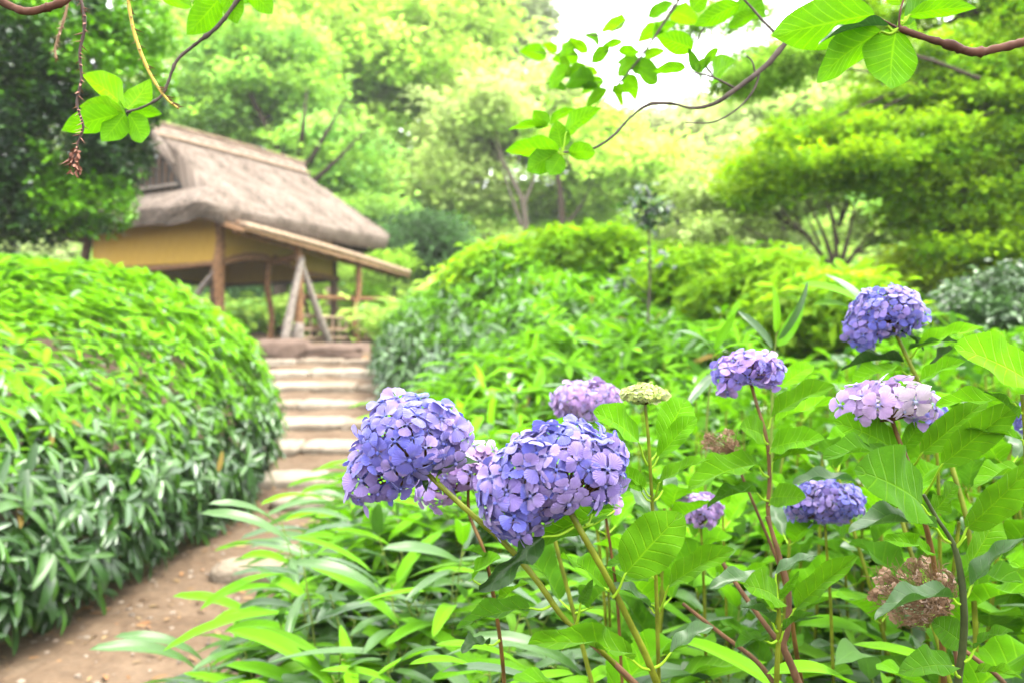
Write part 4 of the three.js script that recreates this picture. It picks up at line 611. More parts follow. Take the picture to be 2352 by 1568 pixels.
hydrangea({ seed: 301, label: 'blue-violet hydrangea head bowed over the path on a long slanting stem', r: 0.0042,
  stem: [[968, 1075, 1.0], [1085, 1182, 0.99], [1160, 1248, 0.985], [1225, 1322, 0.98], [1300, 1425, 0.99], [1334, 1450, 1.0], [1450, 1568, 1.05], [1560, 1720, 1.1]],
  head: { d: 1.0, lobes: [[945, 1005, 124, 102], [852, 1082, 64, 84], [1012, 1000, 68, 84], [905, 1060, 84, 74]], pal: PAL.blue, size: 0.036 },
  leaves: [[955, 1072, 1.0, 978, 1130, 0.99, 0.42, [0.8, 0.1, 0.6], -1, 1, [968, 1075, 1.0]], [1003, 1093, 0.99, 1100, 1062, 1.0, 0.16, UP, 4, 2, [1008, 1100, 0.995]], [1218, 1396, 0.97, 1048, 1446, 0.94, 0.34, [-0.2, 0.8, 0.5], 2, 2, [1268, 1389, 0.985]], [1334, 1385, 0.99, 1362, 1330, 0.97, 0.3, FACE, 2, 1, [1322, 1440, 1.0]]] });
hydrangea({ seed: 302, label: 'largest blue-violet hydrangea head in the middle, full and ragged', r: 0.0046,
  stem: [[1308, 1172, 0.95], [1352, 1250, 0.95], [1405, 1345, 0.96], [1450, 1435, 0.97], [1495, 1532, 0.98], [1520, 1620, 1.0]],
  head: { d: 0.95, lobes: [[1300, 1072, 140, 112], [1178, 1142, 94, 102], [1240, 1092, 118, 112], [1368, 1070, 74, 88]], pal: PAL.blue, size: 0.0355 },
  leaves: [[1246, 1232, 0.94, 1101, 1357, 0.92, 0.36, [0.35, 0.45, 0.75], -1, 3, [1318, 1210, 0.95]], [1412, 1172, 1.0, 1232, 1248, 1.0, 0.42, MIX, 1, 1, [1330, 1212, 0.96]], [1436, 1318, 0.95, 1566, 1178, 0.97, 0.66, [-0.15, 0.45, 0.85], 0, 1, [1408, 1372, 0.96]], [1448, 1512, 0.96, 1212, 1480, 0.9, 0.34, [0.1, 0.85, 0.5], 0, 3, [1498, 1538, 0.98]], [1390, 1350, 0.97, 1290, 1282, 1.05, 0.35, UP, 1, 2, [1405, 1348, 0.96]], [1360, 1180, 0.97, 1420, 1168, 0.99, 0.3, [0, 0.9, -0.3], 2, 2, [1345, 1205, 0.955]], [1540, 1500, 0.98, 1640, 1440, 1.0, 0.32, UP, 4, 2, [1500, 1535, 0.98]]] });
hydrangea({ seed: 303, label: 'pinkish-mauve hydrangea head half hidden between the two big blue heads', r: 0.003, red: 1,
  stem: [[1075, 1120, 1.22], [1078, 1180, 1.22], [1110, 1260, 1.2], [1130, 1350, 1.2], [1150, 1480, 1.22], [1160, 1600, 1.25]],
  head: { d: 1.22, lobes: [[1060, 1085, 75, 52], [1000, 1125, 52, 42], [1100, 1060, 50, 50]], pal: PAL.mauve, size: 0.038 },
  leaves: [[1120, 1290, 1.2, 1062, 1265, 1.15, 0.3, UP, 2, 2, [1122, 1300, 1.2]], [1085, 1330, 1.2, 1150, 1282, 1.15, 0.55, MIX, 1, 1, [1128, 1345, 1.2]], [1145, 1390, 1.2, 1215, 1340, 1.15, 0.4, UP, 0, 1, [1138, 1400, 1.2]], [1120, 1480, 1.2, 1060, 1500, 1.15, 0.4, UP, -1, 4, [1148, 1470, 1.2]]] });
hydrangea({ seed: 304, label: 'lilac hydrangea head peeping up behind the largest blue one', r: 0.0035,
  stem: [[1345, 955, 1.75], [1350, 1040, 1.75], [1370, 1200, 1.75], [1390, 1400, 1.75]],
  head: { d: 1.75, lobes: [[1345, 920, 78, 52], [1300, 935, 36, 36], [1395, 930, 36, 34]], pal: PAL.mauve, size: 0.038 },
  leaves: [[1360, 1010, 1.7, 1240, 985, 1.65, 0.4, UP, 1, 1, [1350, 1030, 1.75]]] });
hydrangea({ seed: 305, label: 'immature cream-green hydrangea head on a thin upright stem', r: 0.0028,
  stem: [[1482, 928, 1.12], [1490, 1010, 1.12], [1497, 1130, 1.12], [1503, 1240, 1.12], [1508, 1360, 1.12], [1512, 1500, 1.12], [1515, 1620, 1.14]],
  head: { d: 1.12, lobes: [[1480, 905, 56, 22], [1482, 896, 36, 18]], pal: PAL.green, size: 0.0125, spacing: 0.8 },
  leaves: [[1468, 1016, 1.1, 1362, 945, 1.06, 0.62, [-0.2, 0.7, 0.6], 1, 1, [1487, 1068, 1.12]], [1512, 1050, 1.12, 1600, 958, 1.14, 0.38, [0.3, 0.8, 0.5], 1, 2, [1492, 1075, 1.12]], [1520, 1018, 1.14, 1575, 915, 1.2, 0.55, FACE, 1, 0, [1492, 1060, 1.12]], [1515, 1108, 1.1, 1634, 1056, 1.08, 0.36, [0.1, 0.9, 0.45], 0, 1, [1500, 1148, 1.12]], [1480, 1120, 1.12, 1420, 1075, 1.1, 0.5, FACE, 1, 0, [1497, 1140, 1.12]], [1475, 1130, 1.12, 1425, 1108, 1.1, 0.22, UP, 1, 2, [1497, 1150, 1.12]], [1536, 1345, 1.1, 1688, 1262, 1.08, 0.33, [0.1, 0.75, 0.65], 0, 2, [1514, 1405, 1.12]], [1480, 1290, 1.12, 1395, 1300, 1.1, 0.4, UP, 2, 1, [1505, 1330, 1.12]], [1495, 1395, 1.12, 1402, 1345, 1.1, 0.32, UP, 4, 1, [1511, 1405, 1.12]], [1522, 1125, 1.14, 1475, 1085, 1.16, 0.6, FACE, 0, 3, [1500, 1150, 1.12]]] });
hydrangea({ seed: 306, label: 'violet hydrangea head with a fallen lobe, standing alone on a dark stem', r: 0.0034, red: 1,
  stem: [[1722, 868, 1.3], [1735, 915, 1.3], [1762, 1010, 1.28], [1768, 1100, 1.27], [1765, 1180, 1.26], [1790, 1280, 1.25], [1812, 1380, 1.25], [1830, 1500, 1.27], [1850, 1640, 1.3]],
  head: { d: 1.3, lobes: [[1722, 845, 70, 44], [1675, 862, 42, 42], [1765, 850, 36, 42], [1668, 890, 28, 22]], pal: PAL.violet, size: 0.034 },
  leaves: [[1772, 959, 1.28, 1919, 886, 1.25, 0.33, [0.1, 0.8, 0.6], 0, 2, [1765, 985, 1.28]], [1772, 1028, 1.27, 1895, 1008, 1.2, 0.52, [0.05, 0.55, 0.85], 1, 1, [1768, 1040, 1.27]], [1752, 998, 1.27, 1700, 978, 1.22, 0.62, FACE, 0, 0, [1765, 1020, 1.27]], [1740, 1068, 1.26, 1582, 1126, 1.2, 0.42, [-0.1, 0.85, 0.5], 0, 2, [1767, 1095, 1.27]], [1772, 1142, 1.26, 1852, 1142, 1.2, 0.6, [0, 0.4, 0.9], 0, 0, [1766, 1160, 1.26]], [1738, 1130, 1.26, 1625, 1166, 1.2, 0.26, UP, 2, 2, [1766, 1150, 1.26]], [1782, 968, 1.3, 1950, 930, 1.35, 0.3, UP, 3, 1], [1790, 890, 1.4, 1868, 838, 1.42, 0.5, MIX, 3, 0], [1776, 1060, 1.28, 1880, 1045, 1.25, 0.2, UP, 0, 3, [1768, 1090, 1.27]]] });
hydrangea({ seed: 307, label: 'highest blue-violet hydrangea head on the right, seen from below', r: 0.004,
  stem: [[2046, 742, 1.4], [2072, 795, 1.4], [2107, 868, 1.39], [2150, 960, 1.38], [2190, 1080, 1.36], [2230, 1250, 1.34]],
  head: { d: 1.4, lobes: [[2035, 716, 84, 62], [1985, 752, 48, 52], [2085, 712, 42, 44]], pal: PAL.blue, size: 0.030 },
  leaves: [[2108, 800, 1.38, 2264, 753, 1.32, 0.36, [0.1, 0.7, 0.7], 3, 1, [2085, 825, 1.4]], [2088, 804, 1.39, 2200, 786, 1.34, 0.26, [0, 0.95, 0.3], 4, 2], [2066, 760, 1.4, 2122, 806, 1.38, 0.3, [0.5, 0.6, 0.5], -1, 2, [2060, 765, 1.4]], [2078, 832, 1.4, 1932, 852, 1.36, 0.12, UP, -1, 2, [2092, 838, 1.4]], [2130, 860, 1.38, 2190, 800, 1.4, 0.6, BACK, -1, 1, [2110, 870, 1.39]], [2070, 850, 1.4, 1960, 880, 1.36, 0.4, UP, 3, 1, [2100, 860, 1.4]]] });
hydrangea({ seed: 308, label: 'pale pink and cream hydrangea head with large loose florets', r: 0.0036, red: 1,
  stem: [[2050, 965, 1.12], [2062, 1000, 1.12], [2088, 1065, 1.11], [2110, 1150, 1.1], [2140, 1260, 1.1], [2160, 1420, 1.1], [2170, 1600, 1.12]],
  head: { d: 1.12, lobes: [[2045, 918, 98, 56], [1965, 950, 42, 50], [2122, 932, 42, 48]], pal: PAL.pink, size: 0.042, spacing: 0.85 },
  leaves: [[2062, 1038, 1.14, 1915, 968, 1.1, 0.48, [-0.1, 0.55, 0.8], 1, 1, [2085, 1060, 1.11]], [2113, 877, 1.16, 2219, 830, 1.12, 0.36, [0.1, 0.7, 0.7], 1, 2], [2118, 1040, 1.08, 2268, 918, 1.06, 0.36, [0.15, 0.65, 0.75], 0, 1, [2092, 1072, 1.11]], [2165, 1066, 1.05, 2340, 925, 1.02, 0.36, [0.15, 0.6, 0.8], 0, 2, [2112, 1150, 1.1]], [2075, 1030, 1.12, 2120, 960, 1.13, 0.5, FACE, 1, 0], [2060, 1050, 1.1, 1890, 1055, 1.04, 0.24, UP, 2, 1, [2090, 1070, 1.11]]] });
hydrangea({ seed: 309, label: 'blue hydrangea head half covered by a leaf beside the pale pink one', r: 0.003, stem: [[2150, 1000, 1.4], [2155, 1080, 1.4], [2160, 1300, 1.4]], head: { d: 1.4, lobes: [[2148, 968, 44, 40]], pal: PAL.blue, size: 0.032 } });
hydrangea({ seed: 310, label: 'wide blue hydrangea head low among leaves, partly covered', r: 0.003, stem: [[1895, 1195, 1.5], [1900, 1270, 1.5], [1910, 1420, 1.5]], head: { d: 1.5, lobes: [[1895, 1150, 84, 52], [1835, 1165, 36, 34]], pal: PAL.blue, size: 0.03 }, leaves: [[1965, 1105, 1.42, 1820, 1112, 1.4, 0.22, UP, 4, 1]] });
hydrangea({ seed: 311, label: 'faded mauve hydrangea head deep among the stems', r: 0.003, stem: [[1610, 1205, 1.6], [1615, 1300, 1.6], [1620, 1450, 1.6]], head: { d: 1.6, lobes: [[1605, 1170, 56, 42]], pal: PAL.mauve, size: 0.034 } });
hydrangea({ seed: 312, label: 'deep blue hydrangea head cut by the frame at the right edge', r: 0.003, stem: [[2360, 990, 1.5], [2362, 1060, 1.5], [2365, 1250, 1.5]], head: { d: 1.5, lobes: [[2362, 960, 36, 34]], pal: PAL.deep, size: 0.03 } });
hydrangea({ seed: 313, label: 'small purple hydrangea head just showing under the largest one', r: 0.0025, red: 1, stem: [[1390, 1178, 1.25], [1400, 1240, 1.25], [1420, 1400, 1.25]], head: { d: 1.25, lobes: [[1392, 1150, 38, 26]], pal: PAL.mauve, size: 0.034 } });
hydrangea({ name: 'hydrangea_shoot', seed: 314, label: 'tall leafy hydrangea shoot without a flower at the right, with a dark curved stem', r: [0.002, 0.003, 0.0038, 0.0042, 0.0046, 0.0048], mat: darkStem,
  stem: [[2122, 1135, 0.95], [2150, 1185, 0.95], [2189, 1246, 0.95], [2206, 1310, 0.95], [2215, 1400, 0.95], [2212, 1490, 0.96], [2200, 1580, 0.97]],
  leaves: [[2119, 1160, 0.94, 1962, 1078, 0.88, 0.66, [-0.15, 0.55, 0.8], 2, 1, [2150, 1190, 0.95]], [2149, 1210, 0.94, 1950, 1224, 0.9, 0.34, [-0.1, 0.95, 0.3], 4, 2, [2186, 1246, 0.95]], [2222, 1212, 0.94, 2372, 1062, 0.9, 0.36, [0.2, 0.6, 0.75], 0, 1, [2196, 1258, 0.95]], [2135, 1272, 1.0, 2030, 1240, 0.98, 0.5, MIX, 1, 3], [2188, 1372, 0.95, 2010, 1424, 0.9, 0.26, [-0.1, 0.95, 0.2], 4, 2, [2214, 1385, 0.95]], [2232, 1346, 0.95, 2360, 1235, 0.92, 0.34, [0.1, 0.95, 0.35], 4, 1, [2214, 1375, 0.95]], [2215, 1478, 1.0, 2140, 1425, 1.0, 0.8, FACE, 2, 0], [2190, 1528, 0.95, 2064, 1546, 0.9, 0.34, MIX, 2, 1, [2205, 1555, 0.96]], [2240, 1490, 0.96, 2330, 1450, 0.93, 0.35, UP, 2, 2, [2215, 1520, 0.96]], [2140, 1180, 1.0, 2195, 1110, 1.02, 0.6, FACE, 0, 3], [2225, 1300, 1.0, 2290, 1180, 1.05, 0.4, FACE, 0, 0], [2240, 1545, 0.95, 2350, 1560, 0.92, 0.4, UP, 0, 3]] });
hydrangea({ name: 'hydrangea_shoot', seed: 315, label: 'hydrangea shoot whose broad bright yellow-green leaf faces the lens at the right edge', r: 0.004, stem: [[2350, 905, 1.0], [2358, 1000, 1.0], [2362, 1200, 1.0], [2368, 1500, 1.0]],
  leaves: [[2372, 880, 1.0, 2192, 796, 0.98, 0.62, [-0.2, 0.6, 0.75], 3, 0, [2352, 915, 1.0]], [2330, 925, 1.0, 2150, 932, 1.02, 0.3, [0, 0.85, 0.5], 3, 1, [2354, 950, 1.0]], [2340, 960, 0.98, 2260, 900, 0.98, 0.5, UP, 2, 2], [2352, 1090, 0.97, 2240, 1120, 0.92, 0.34, UP, 0, 2, [2360, 1110, 1.0]], [2350, 1010, 1.0, 2200, 985, 1.04, 0.4, UP, 1, 0, [2358, 1020, 1.0]]] });
hydrangea({ name: 'hydrangea_shoot', seed: 316, label: 'young leafy hydrangea shoot with folded top leaves low in the middle right', r: 0.0034, stem: [[1788, 1375, 1.05], [1790, 1440, 1.05], [1786, 1520, 1.05], [1784, 1620, 1.06]],
  leaves: [[1786, 1374, 1.04, 1708, 1344, 0.98, 0.52, [-0.1, 0.6, 0.75], 0, 1, [1788, 1395, 1.05]], [1783, 1318, 1.06, 1878, 1276, 1.05, 0.36, [0.1, 0.95, 0.35], 4, 1, [1788, 1385, 1.05]], [1828, 1398, 1.04, 1972, 1276, 1.0, 0.26, [0.2, 0.75, 0.6], 0, 2, [1790, 1440, 1.05]], [1790, 1370, 1.05, 1836, 1310, 1.04, 0.24, FACE, 1, 2], [1760, 1330, 1.06, 1630, 1352, 1.03, 0.3, UP, 4, 1, [1785, 1390, 1.05]], [1775, 1430, 1.04, 1700, 1395, 1.0, 0.3, UP, 4, 2, [1788, 1450, 1.05]], [1758, 1470, 1.04, 1690, 1488, 1.0, 0.4, UP, 2, 2, [1787, 1470, 1.05]], [1800, 1450, 1.04, 1872, 1410, 1.02, 0.36, UP, 2, 3, [1788, 1475, 1.05]]] });
{ // tall bamboo canes whose blades stand clear of the thicket
  const tall = (label, stem, leaves) => { const r = rng(stem[0][0]), pts = stem.map((q) => W(...q)), foot = pts[pts.length - 1].clone(); foot.y = Math.min(foot.y, ground(foot.x, foot.z)); pts.push(foot.clone().add(V(0.001, 0, 0))); const root = thing('bamboo_shoot', label, 'bamboo', foot); mesh('stem', tube(pts.map((q) => q.clone().sub(foot)), [0.0015, 0.003, 0.004], 6, 4), M.culm, root); for (const l of leaves) addLeaf(root, r, l, sasaLeaf, sasaTone); };
  const d = 1.9, n = [0.1, 0.8, 0.6];
  tall('tall bamboo cane with upright blades just above the lone violet head', [[1785, 760, d], [1778, 830, d], [1775, 900, d], [1772, 1000, d]], [[1782, 765, d, 1776, 655, d, 0.2, [0.3, 0.2, 0.9], 3, 1], [1788, 780, d, 1856, 645, d, 0.14, [0.6, 0.5, 0.6], 4, 2], [1786, 795, d, 1848, 690, d + 0.1, 0.2, [0.5, 0.6, 0.6], 1, 0], [1775, 800, d, 1695, 715, d, 0.18, [-0.4, 0.8, 0.5], 4, 3], [1778, 830, d, 1720, 770, d - 0.1, 0.2, n, 2, 1]]);
  tall('tall bamboo cane sending two broad blades out behind the highest blue head', [[1995, 720, 2.0], [2010, 800, 2.0], [2020, 900, 2.0]], [[1990, 712, 2.0, 1840, 652, 1.9, 0.2, n, 1, 2], [1988, 695, 2.05, 1895, 630, 2.1, 0.26, n, 4, 1], [1985, 732, 2.0, 1868, 700, 1.9, 0.2, [0, 0.9, 0.4], 0, 3]]);
  tall('tall bamboo cane with a pale grey-green blade left of the violet head', [[1640, 800, 2.1], [1630, 900, 2.1], [1622, 1000, 2.1]], [[1640, 860, 2.1, 1575, 935, 2.0, 0.16, n, 4, 1], [1640, 810, 2.1, 1560, 760, 2.0, 0.2, n, 2, 2], [1642, 805, 2.1, 1690, 720, 2.1, 0.2, n, 1, 0], [1638, 820, 2.1, 1720, 790, 2.0, 0.18, n, 3, 3]]);
}
{ // dead flower heads
  const dead = (label, seed, stem, c, d, rx, ry, n) => {
    const r = rng(seed), pts = stem.map((s) => W(...s)), foot = pts[pts.length - 1], root = thing('dead_hydrangea', label, 'dried flower', foot), a = pts[0].clone().sub(foot), tubes = [], scraps = [];
    const brown = std(C(0.10, 0.06, 0.03), 0.95), crisp = new THREE.MeshPhysicalMaterial({ color: C(0.16, 0.09, 0.045), roughness: 0.95, transmission: 0.3, thickness: 0, side: THREE.DoubleSide });
    mesh('stem', tube(pts.map((p) => p.clone().sub(foot)), [0.002, 0.0028, 0.0034], 6, 4), M.cane, root);
    for (let i = 0; i < n; i++) { const u = rndDir(r), p = W(c[0] + u.x * rx, c[1] + u.y * ry, d + u.z * rx / F * d).sub(foot), mid = a.clone().lerp(p, 0.55).add(V(r.s(0.012), r.s(0.012), r.s(0.012))); tubes.push(tube([a, mid, p], [0.0011, 0.0006, 0.0004], 4, 3)); for (let q = 0; q < 3; q++) tubes.push(tube([mid.clone().lerp(p, 0.4), mid.clone().lerp(p, 0.75).add(V(r.s(0.01), r.s(0.01), r.s(0.01))), p.clone().add(V(r.s(0.015), r.s(0.015), r.s(0.015)))], [0.0005, 0.0003], 3, 2)); if (r() < 0.5) { const g = florets[r.i(5)].clone(); g.scale(0.014, 0.03, 0.014); g.applyMatrix4(new THREE.Matrix4().makeRotationFromEuler(new THREE.Euler(r() * 6, r() * 6, r() * 6)).setPosition(p)); scraps.push(g); } }
    mesh('dried_stalks', mergeGeometries(tubes), brown, root).userData.kind = 'stuff'; mesh('dried_florets', mergeGeometries(scraps), crisp, root).userData.kind = 'stuff';
  };
  dead('large dried brown hydrangea head hanging by the dark curved stem', 321, [[2165, 1395, 1.02], [2185, 1450, 1.02], [2205, 1560, 1.03], [2220, 1700, 1.05]], [2100, 1355, 0], 1.02, 96, 74, 110);
  dead('small dried hydrangea head on a bare brown cane in the middle right', 322, [[1685, 1035, 1.4], [1700, 1080, 1.4], [1750, 1200, 1.4], [1800, 1330, 1.4], [1830, 1500, 1.4]], [1655, 1012, 0], 1.4, 40, 26, 34);
}
{ // bare woody canes low at the right
  const cane = (label, pts, rr) => { const p = pts.map((q) => W(...q)), foot = p[p.length - 1], root = thing('woody_cane', label, 'cane', foot), r = rng(pts[0][0]); mesh('stem', tube(p.map((q) => q.clone().sub(foot)), rr, 7, 5, 0.15, r), M.cane, root); };
  cane('pale brown woody cane forking low in the middle right', [[1762, 1185, 1.15], [1795, 1290, 1.14], [1812, 1360, 1.13], [1808, 1450, 1.12], [1800, 1480, 1.12], [1835, 1568, 1.12], [1850, 1650, 1.12]], [0.003, 0.0045, 0.006]);
  cane('slanting brown cane from the middle down to the fork', [[1660, 1292, 1.18], [1705, 1360, 1.16], [1770, 1450, 1.13], [1802, 1492, 1.12], [1830, 1560, 1.12]], [0.003, 0.004, 0.0055]);
  cane('brown cane crossing low under the broad leaves toward the bottom edge', [[1330, 1455, 1.05], [1420, 1530, 1.03], [1500, 1610, 1.02]], [0.003, 0.0042]);
  cane('thin brown cane slanting down at the lower right behind the dark stem', [[2140, 1420, 1.15], [2200, 1480, 1.15], [2300, 1560, 1.15], [2360, 1640, 1.15]], [0.003, 0.004]);
  cane('dull brown cane low between two shoots', [[1568, 1385, 1.2], [1650, 1450, 1.18], [1740, 1520, 1.16], [1800, 1600, 1.15]], [0.0028, 0.004]);
}
{ // further leafy hydrangea shoots without flowers
  const protoShoot = (seed) => { const r = rng(seed), g = new THREE.Group(), H = 0.95, pts = [V(0, 0, 0), V(r.s(0.05), H * 0.5, r.s(0.05)), V(r.s(0.09), H, r.s(0.09))], cv = new THREE.CatmullRomCurve3(pts); mesh('stem', tube(pts, [0.005, 0.004, 0.0028], 7, 5), M.stem, g);
    for (let k = 0; k < 5; k++) { const t = 0.42 + 0.135 * k, p = cv.getPoint(Math.min(1, t)), a0 = k * Math.PI / 2 + r.s(0.3), l = lerp(0.165, 0.09, k / 4); for (const s of [0, Math.PI]) { const a = a0 + s, dir = V(Math.cos(a), lerp(0.15, 0.75, k / 4) + r.s(0.15), Math.sin(a)), b = p.clone().addScaledVector(V(Math.cos(a), 0.5, Math.sin(a)), 0.026), o = mesh('leaf', hydLeaf[r.i(6)], hydTone[k < 2 ? [4, 4, 2, 2, 0][r.i(5)] : r() < 0.2 ? 4 : r.i(4)], g), len = l * r.r(0.85, 1.15); leafMatrix(b, dir, V(0, 1, 0).addScaledVector(dir, -0.2), len, len * r.r(0.45, 0.62)).decompose(o.position, o.quaternion, o.scale); mesh('petiole', tube([p, b.clone().lerp(p, 0.4), b.clone().addScaledVector(dir, 0.008)], [0.0018, 0.001], 5, 2), M.petiole, g); } }
    return g; };
  const protos = [1, 2, 3, 4, 5].map((k) => protoShoot(400 + k)), r = rng(95);
  const spots = []; let guard = 0;
  while (spots.length < 112 && guard++ < 20000) { const d = 1.2 + 3.4 * Math.pow(r(), 1.2), px = r.r(1380, 2480), x = (px - CX) / F * d; if (px < 1700 && r() < 0.55) continue; const top = lerp(lerp(1060, 900, sm(1500, 2300, px)), lerp(900, 790, sm(1500, 2300, px)), sm(1.3, 4, d)) + r.r(0, 260) * sm(4.5, 1.2, d) + r.s(40); const y = EYE - (top - CY) / F * d; if (covers(x, y + 0.06, d) || spots.some((s) => Math.hypot(s.x - x, s.d - d) < 0.13)) continue; spots.push({ x, d, y }); }
  guard = 0; while (spots.length < 158 && guard++ < 9000) { const d = r.r(2.6, 6.2), px = r.r(1080, 2050), x = (px - CX) / F * d, y = canopy(x, -d) + r.r(0.0, 0.22); if (spots.some((s) => Math.hypot(s.x - x, s.d - d) < 0.22)) continue; spots.push({ x, d, y }); }
  spots.forEach((s, i) => { const root = protos[i % 5].clone(), gy = ground(s.x, -s.d), k = clamp((s.y - gy) / 0.95, 0.8, 1.25); root.name = numbered('hydrangea_shoot'); const where = nearest(V(s.x, s.y, -s.d)), row = s.d < 1.8 ? 'near' : s.d < 3 ? 'middle' : 'far'; root.userData = { label: `${row}-row flowerless hydrangea shoot ${where}`, category: 'hydrangea', group: `${row}-row flowerless hydrangea shoots ${where}` }; root.position.set(s.x, s.y - 0.95 * k, -s.d); root.scale.setScalar(k); root.rotation.y = r() * 6.28; scene.add(root); });
}

// ---------------------------------------------------------------- overhanging branches
function branch(o) {
  const r = rng(o.seed), p0 = W(...o.main[0]), root = thing(o.name || 'cherry_branch', o.label, o.category || 'branch', p0);
  const w = (l) => l.map((q) => W(...q).sub(p0));
  const knobs = []; for (let i = 0; i < 48; i++) { const f = i / 47 * (o.r.length - 1), k = Math.min(o.r.length - 2, Math.floor(f)); knobs.push(lerp(o.r[k], o.r[k + 1], f - k) * (r() < 0.18 ? r.r(1.15, 1.45) : r.r(0.88, 1.06))); }
  mesh('branch', tube(w(o.main), knobs, 9, 9, 0.25, r), o.mat || M.twigGrey, root);
  for (const [pts, a, b] of o.twigs || []) mesh('twig', tube(w(pts), [a, b], 7, 5, 0.15, r), o.mat || M.twigGrey, root);
  for (const l of o.leaves || []) addLeaf(root, r, l, cherLeaf, cherTone);
  return root;
}
const B1 = 0.9;
branch({ seed: 501, label: 'knobbly red-brown cherry branch entering at the top right corner with large sharp leaves', mat: M.twig, main: [[2420, 75, B1], [2352, 96, B1], [2290, 112, B1], [2235, 120, B1], [2180, 102, B1], [2120, 85, B1], [2064, 64, B1]], r: [0.0052, 0.005, 0.0048, 0.0046, 0.004, 0.0032],
  twigs: [[[[2066, 66, B1], [2040, 52, B1], [2012, 36, B1 + 0.01]], 0.0014, 0.001], [[[2066, 64, B1], [2068, 30, B1], [2076, 0, B1], [2085, -20, B1]], 0.0014, 0.001]],
  leaves: [[2010, 32, B1, 1772, 82, B1 - 0.03, 0.42, [-0.1, 0.35, -0.9], 0, 0], [2060, 66, B1, 2048, 204, B1 - 0.02, 0.84, [0, 0.2, -0.95], 0, 1, [2064, 66, B1]], [2025, 72, B1, 1876, 190, B1 - 0.02, 0.46, [-0.2, 0.5, -0.8], 0, 2, [2062, 68, B1]], [2040, 60, B1, 1880, 102, B1 - 0.04, 0.2, [0, 1, 0.1], -1, 1, [2063, 66, B1]], [2090, 34, B1, 2245, 18, B1 - 0.02, 0.32, [0, 0.6, -0.7], 0, 3, [2068, 50, B1]], [2070, 10, B1, 2040, -60, B1, 0.6, [0, 0.5, -0.8], 2, 0], [2080, 40, B1, 2170, -10, B1 + 0.03, 0.4, [0, 0.5, -0.8], 3, 2, [2068, 55, B1]], [2100, 80, B1 + 0.02, 2085, 20, B1 + 0.04, 0.6, [0, 0.6, -0.7], 2, 3]] });
const B2 = 1.5;
branch({ seed: 502, label: 'long grey cherry branch arching from the top edge down to a leafy tip', main: [[1980, -60, B2], [1890, 20, B2], [1820, 82, B2], [1760, 150, B2], [1690, 205, B2], [1640, 238, B2], [1590, 248, B2], [1545, 238, B2], [1490, 240, B2], [1450, 268, B2], [1405, 315, B2], [1360, 342, B2], [1320, 348, B2], [1290, 350, B2]], r: [0.0065, 0.006, 0.005, 0.0038, 0.0032, 0.0028, 0.0025, 0.002],
  twigs: [[[[1690, 203, B2], [1640, 178, B2], [1590, 165, B2]], 0.0022, 0.0013], [[[1745, 165, B2], [1735, 200, B2], [1700, 245, B2], [1640, 280, B2], [1575, 282, B2]], 0.0024, 0.0012], [[[1805, 98, B2], [1760, 55, B2], [1720, 10, B2], [1690, -20, B2]], 0.003, 0.0018], [[[1735, 170, B2], [1728, 140, B2], [1715, 128, B2]], 0.0018, 0.0014], [[[1640, 178, B2], [1600, 100, B2 + 0.1], [1650, 20, B2 + 0.1], [1700, -20, B2 + 0.1]], 0.0016, 0.0016]],
  leaves: [[1285, 345, B2, 1160, 347, B2 - 0.05, 0.42, [0, 0.75, -0.6], 0, 0, [1292, 350, B2]], [1290, 340, B2, 1278, 275, B2, 0.78, [0, 0.4, -0.9], 1, 1, [1292, 350, B2]], [1300, 305, B2, 1382, 248, B2 + 0.05, 0.4, [0, 0.6, -0.7], 0, 2, [1292, 350, B2]], [1305, 352, B2, 1368, 352, B2 - 0.04, 0.6, [0, 0.5, -0.8], 1, 3, [1292, 350, B2]], [1282, 350, B2, 1210, 392, B2 - 0.04, 0.6, [0, 0.4, -0.9], 1, 1, [1292, 350, B2]], [1290, 356, B2, 1262, 402, B2 - 0.02, 0.8, [0, 0.3, -0.9], 0, 0, [1292, 352, B2]],
    [1260, 290, B2 + 0.2, 1165, 300, B2 + 0.2, 0.3, [0, 0.8, -0.5], 1, 2], [1255, 290, B2 + 0.2, 1225, 253, B2 + 0.2, 0.9, [0, 0.4, -0.9], 1, 0], [1262, 285, B2 + 0.2, 1322, 250, B2 + 0.2, 0.4, [0, 0.8, -0.5], 1, 3],
    [1592, 112, B2, 1508, 82, B2, 0.6, [0, 0.5, -0.8], 0, 1], [1575, 155, B2, 1500, 165, B2, 0.4, [0, 0.6, -0.7], 0, 2], [1600, 165, B2, 1635, 130, B2, 0.5, [0, 0.5, -0.8], 1, 3], [1590, 20, B2, 1630, -20, B2, 0.8, [0, 0.4, -0.8], 0, 1], [1700, 10, B2, 1595, 60, B2, 0.42, [0, 0.5, -0.8], 0, 0], [1605, 165, B2, 1582, 110, B2, 0.4, [0, 0.5, -0.8], 3, 2], [1510, 190, B2 + 0.1, 1465, 160, B2 + 0.1, 0.6, [0, 0.5, -0.8], 3, 1], [1650, 110, B2, 1612, 160, B2, 0.35, [0, 0.5, -0.8], 0, 3], [1735, 30, B2, 1670, 65, B2, 0.45, [0, 0.5, -0.8], 0, 2], [1700, -5, B2, 1760, 40, B2 + 0.1, 0.5, [0, 0.5, -0.8], 3, 1], [1640, 178, B2, 1690, 140, B2 + 0.1, 0.42, [0, 0.5, -0.8], 1, 0]] });
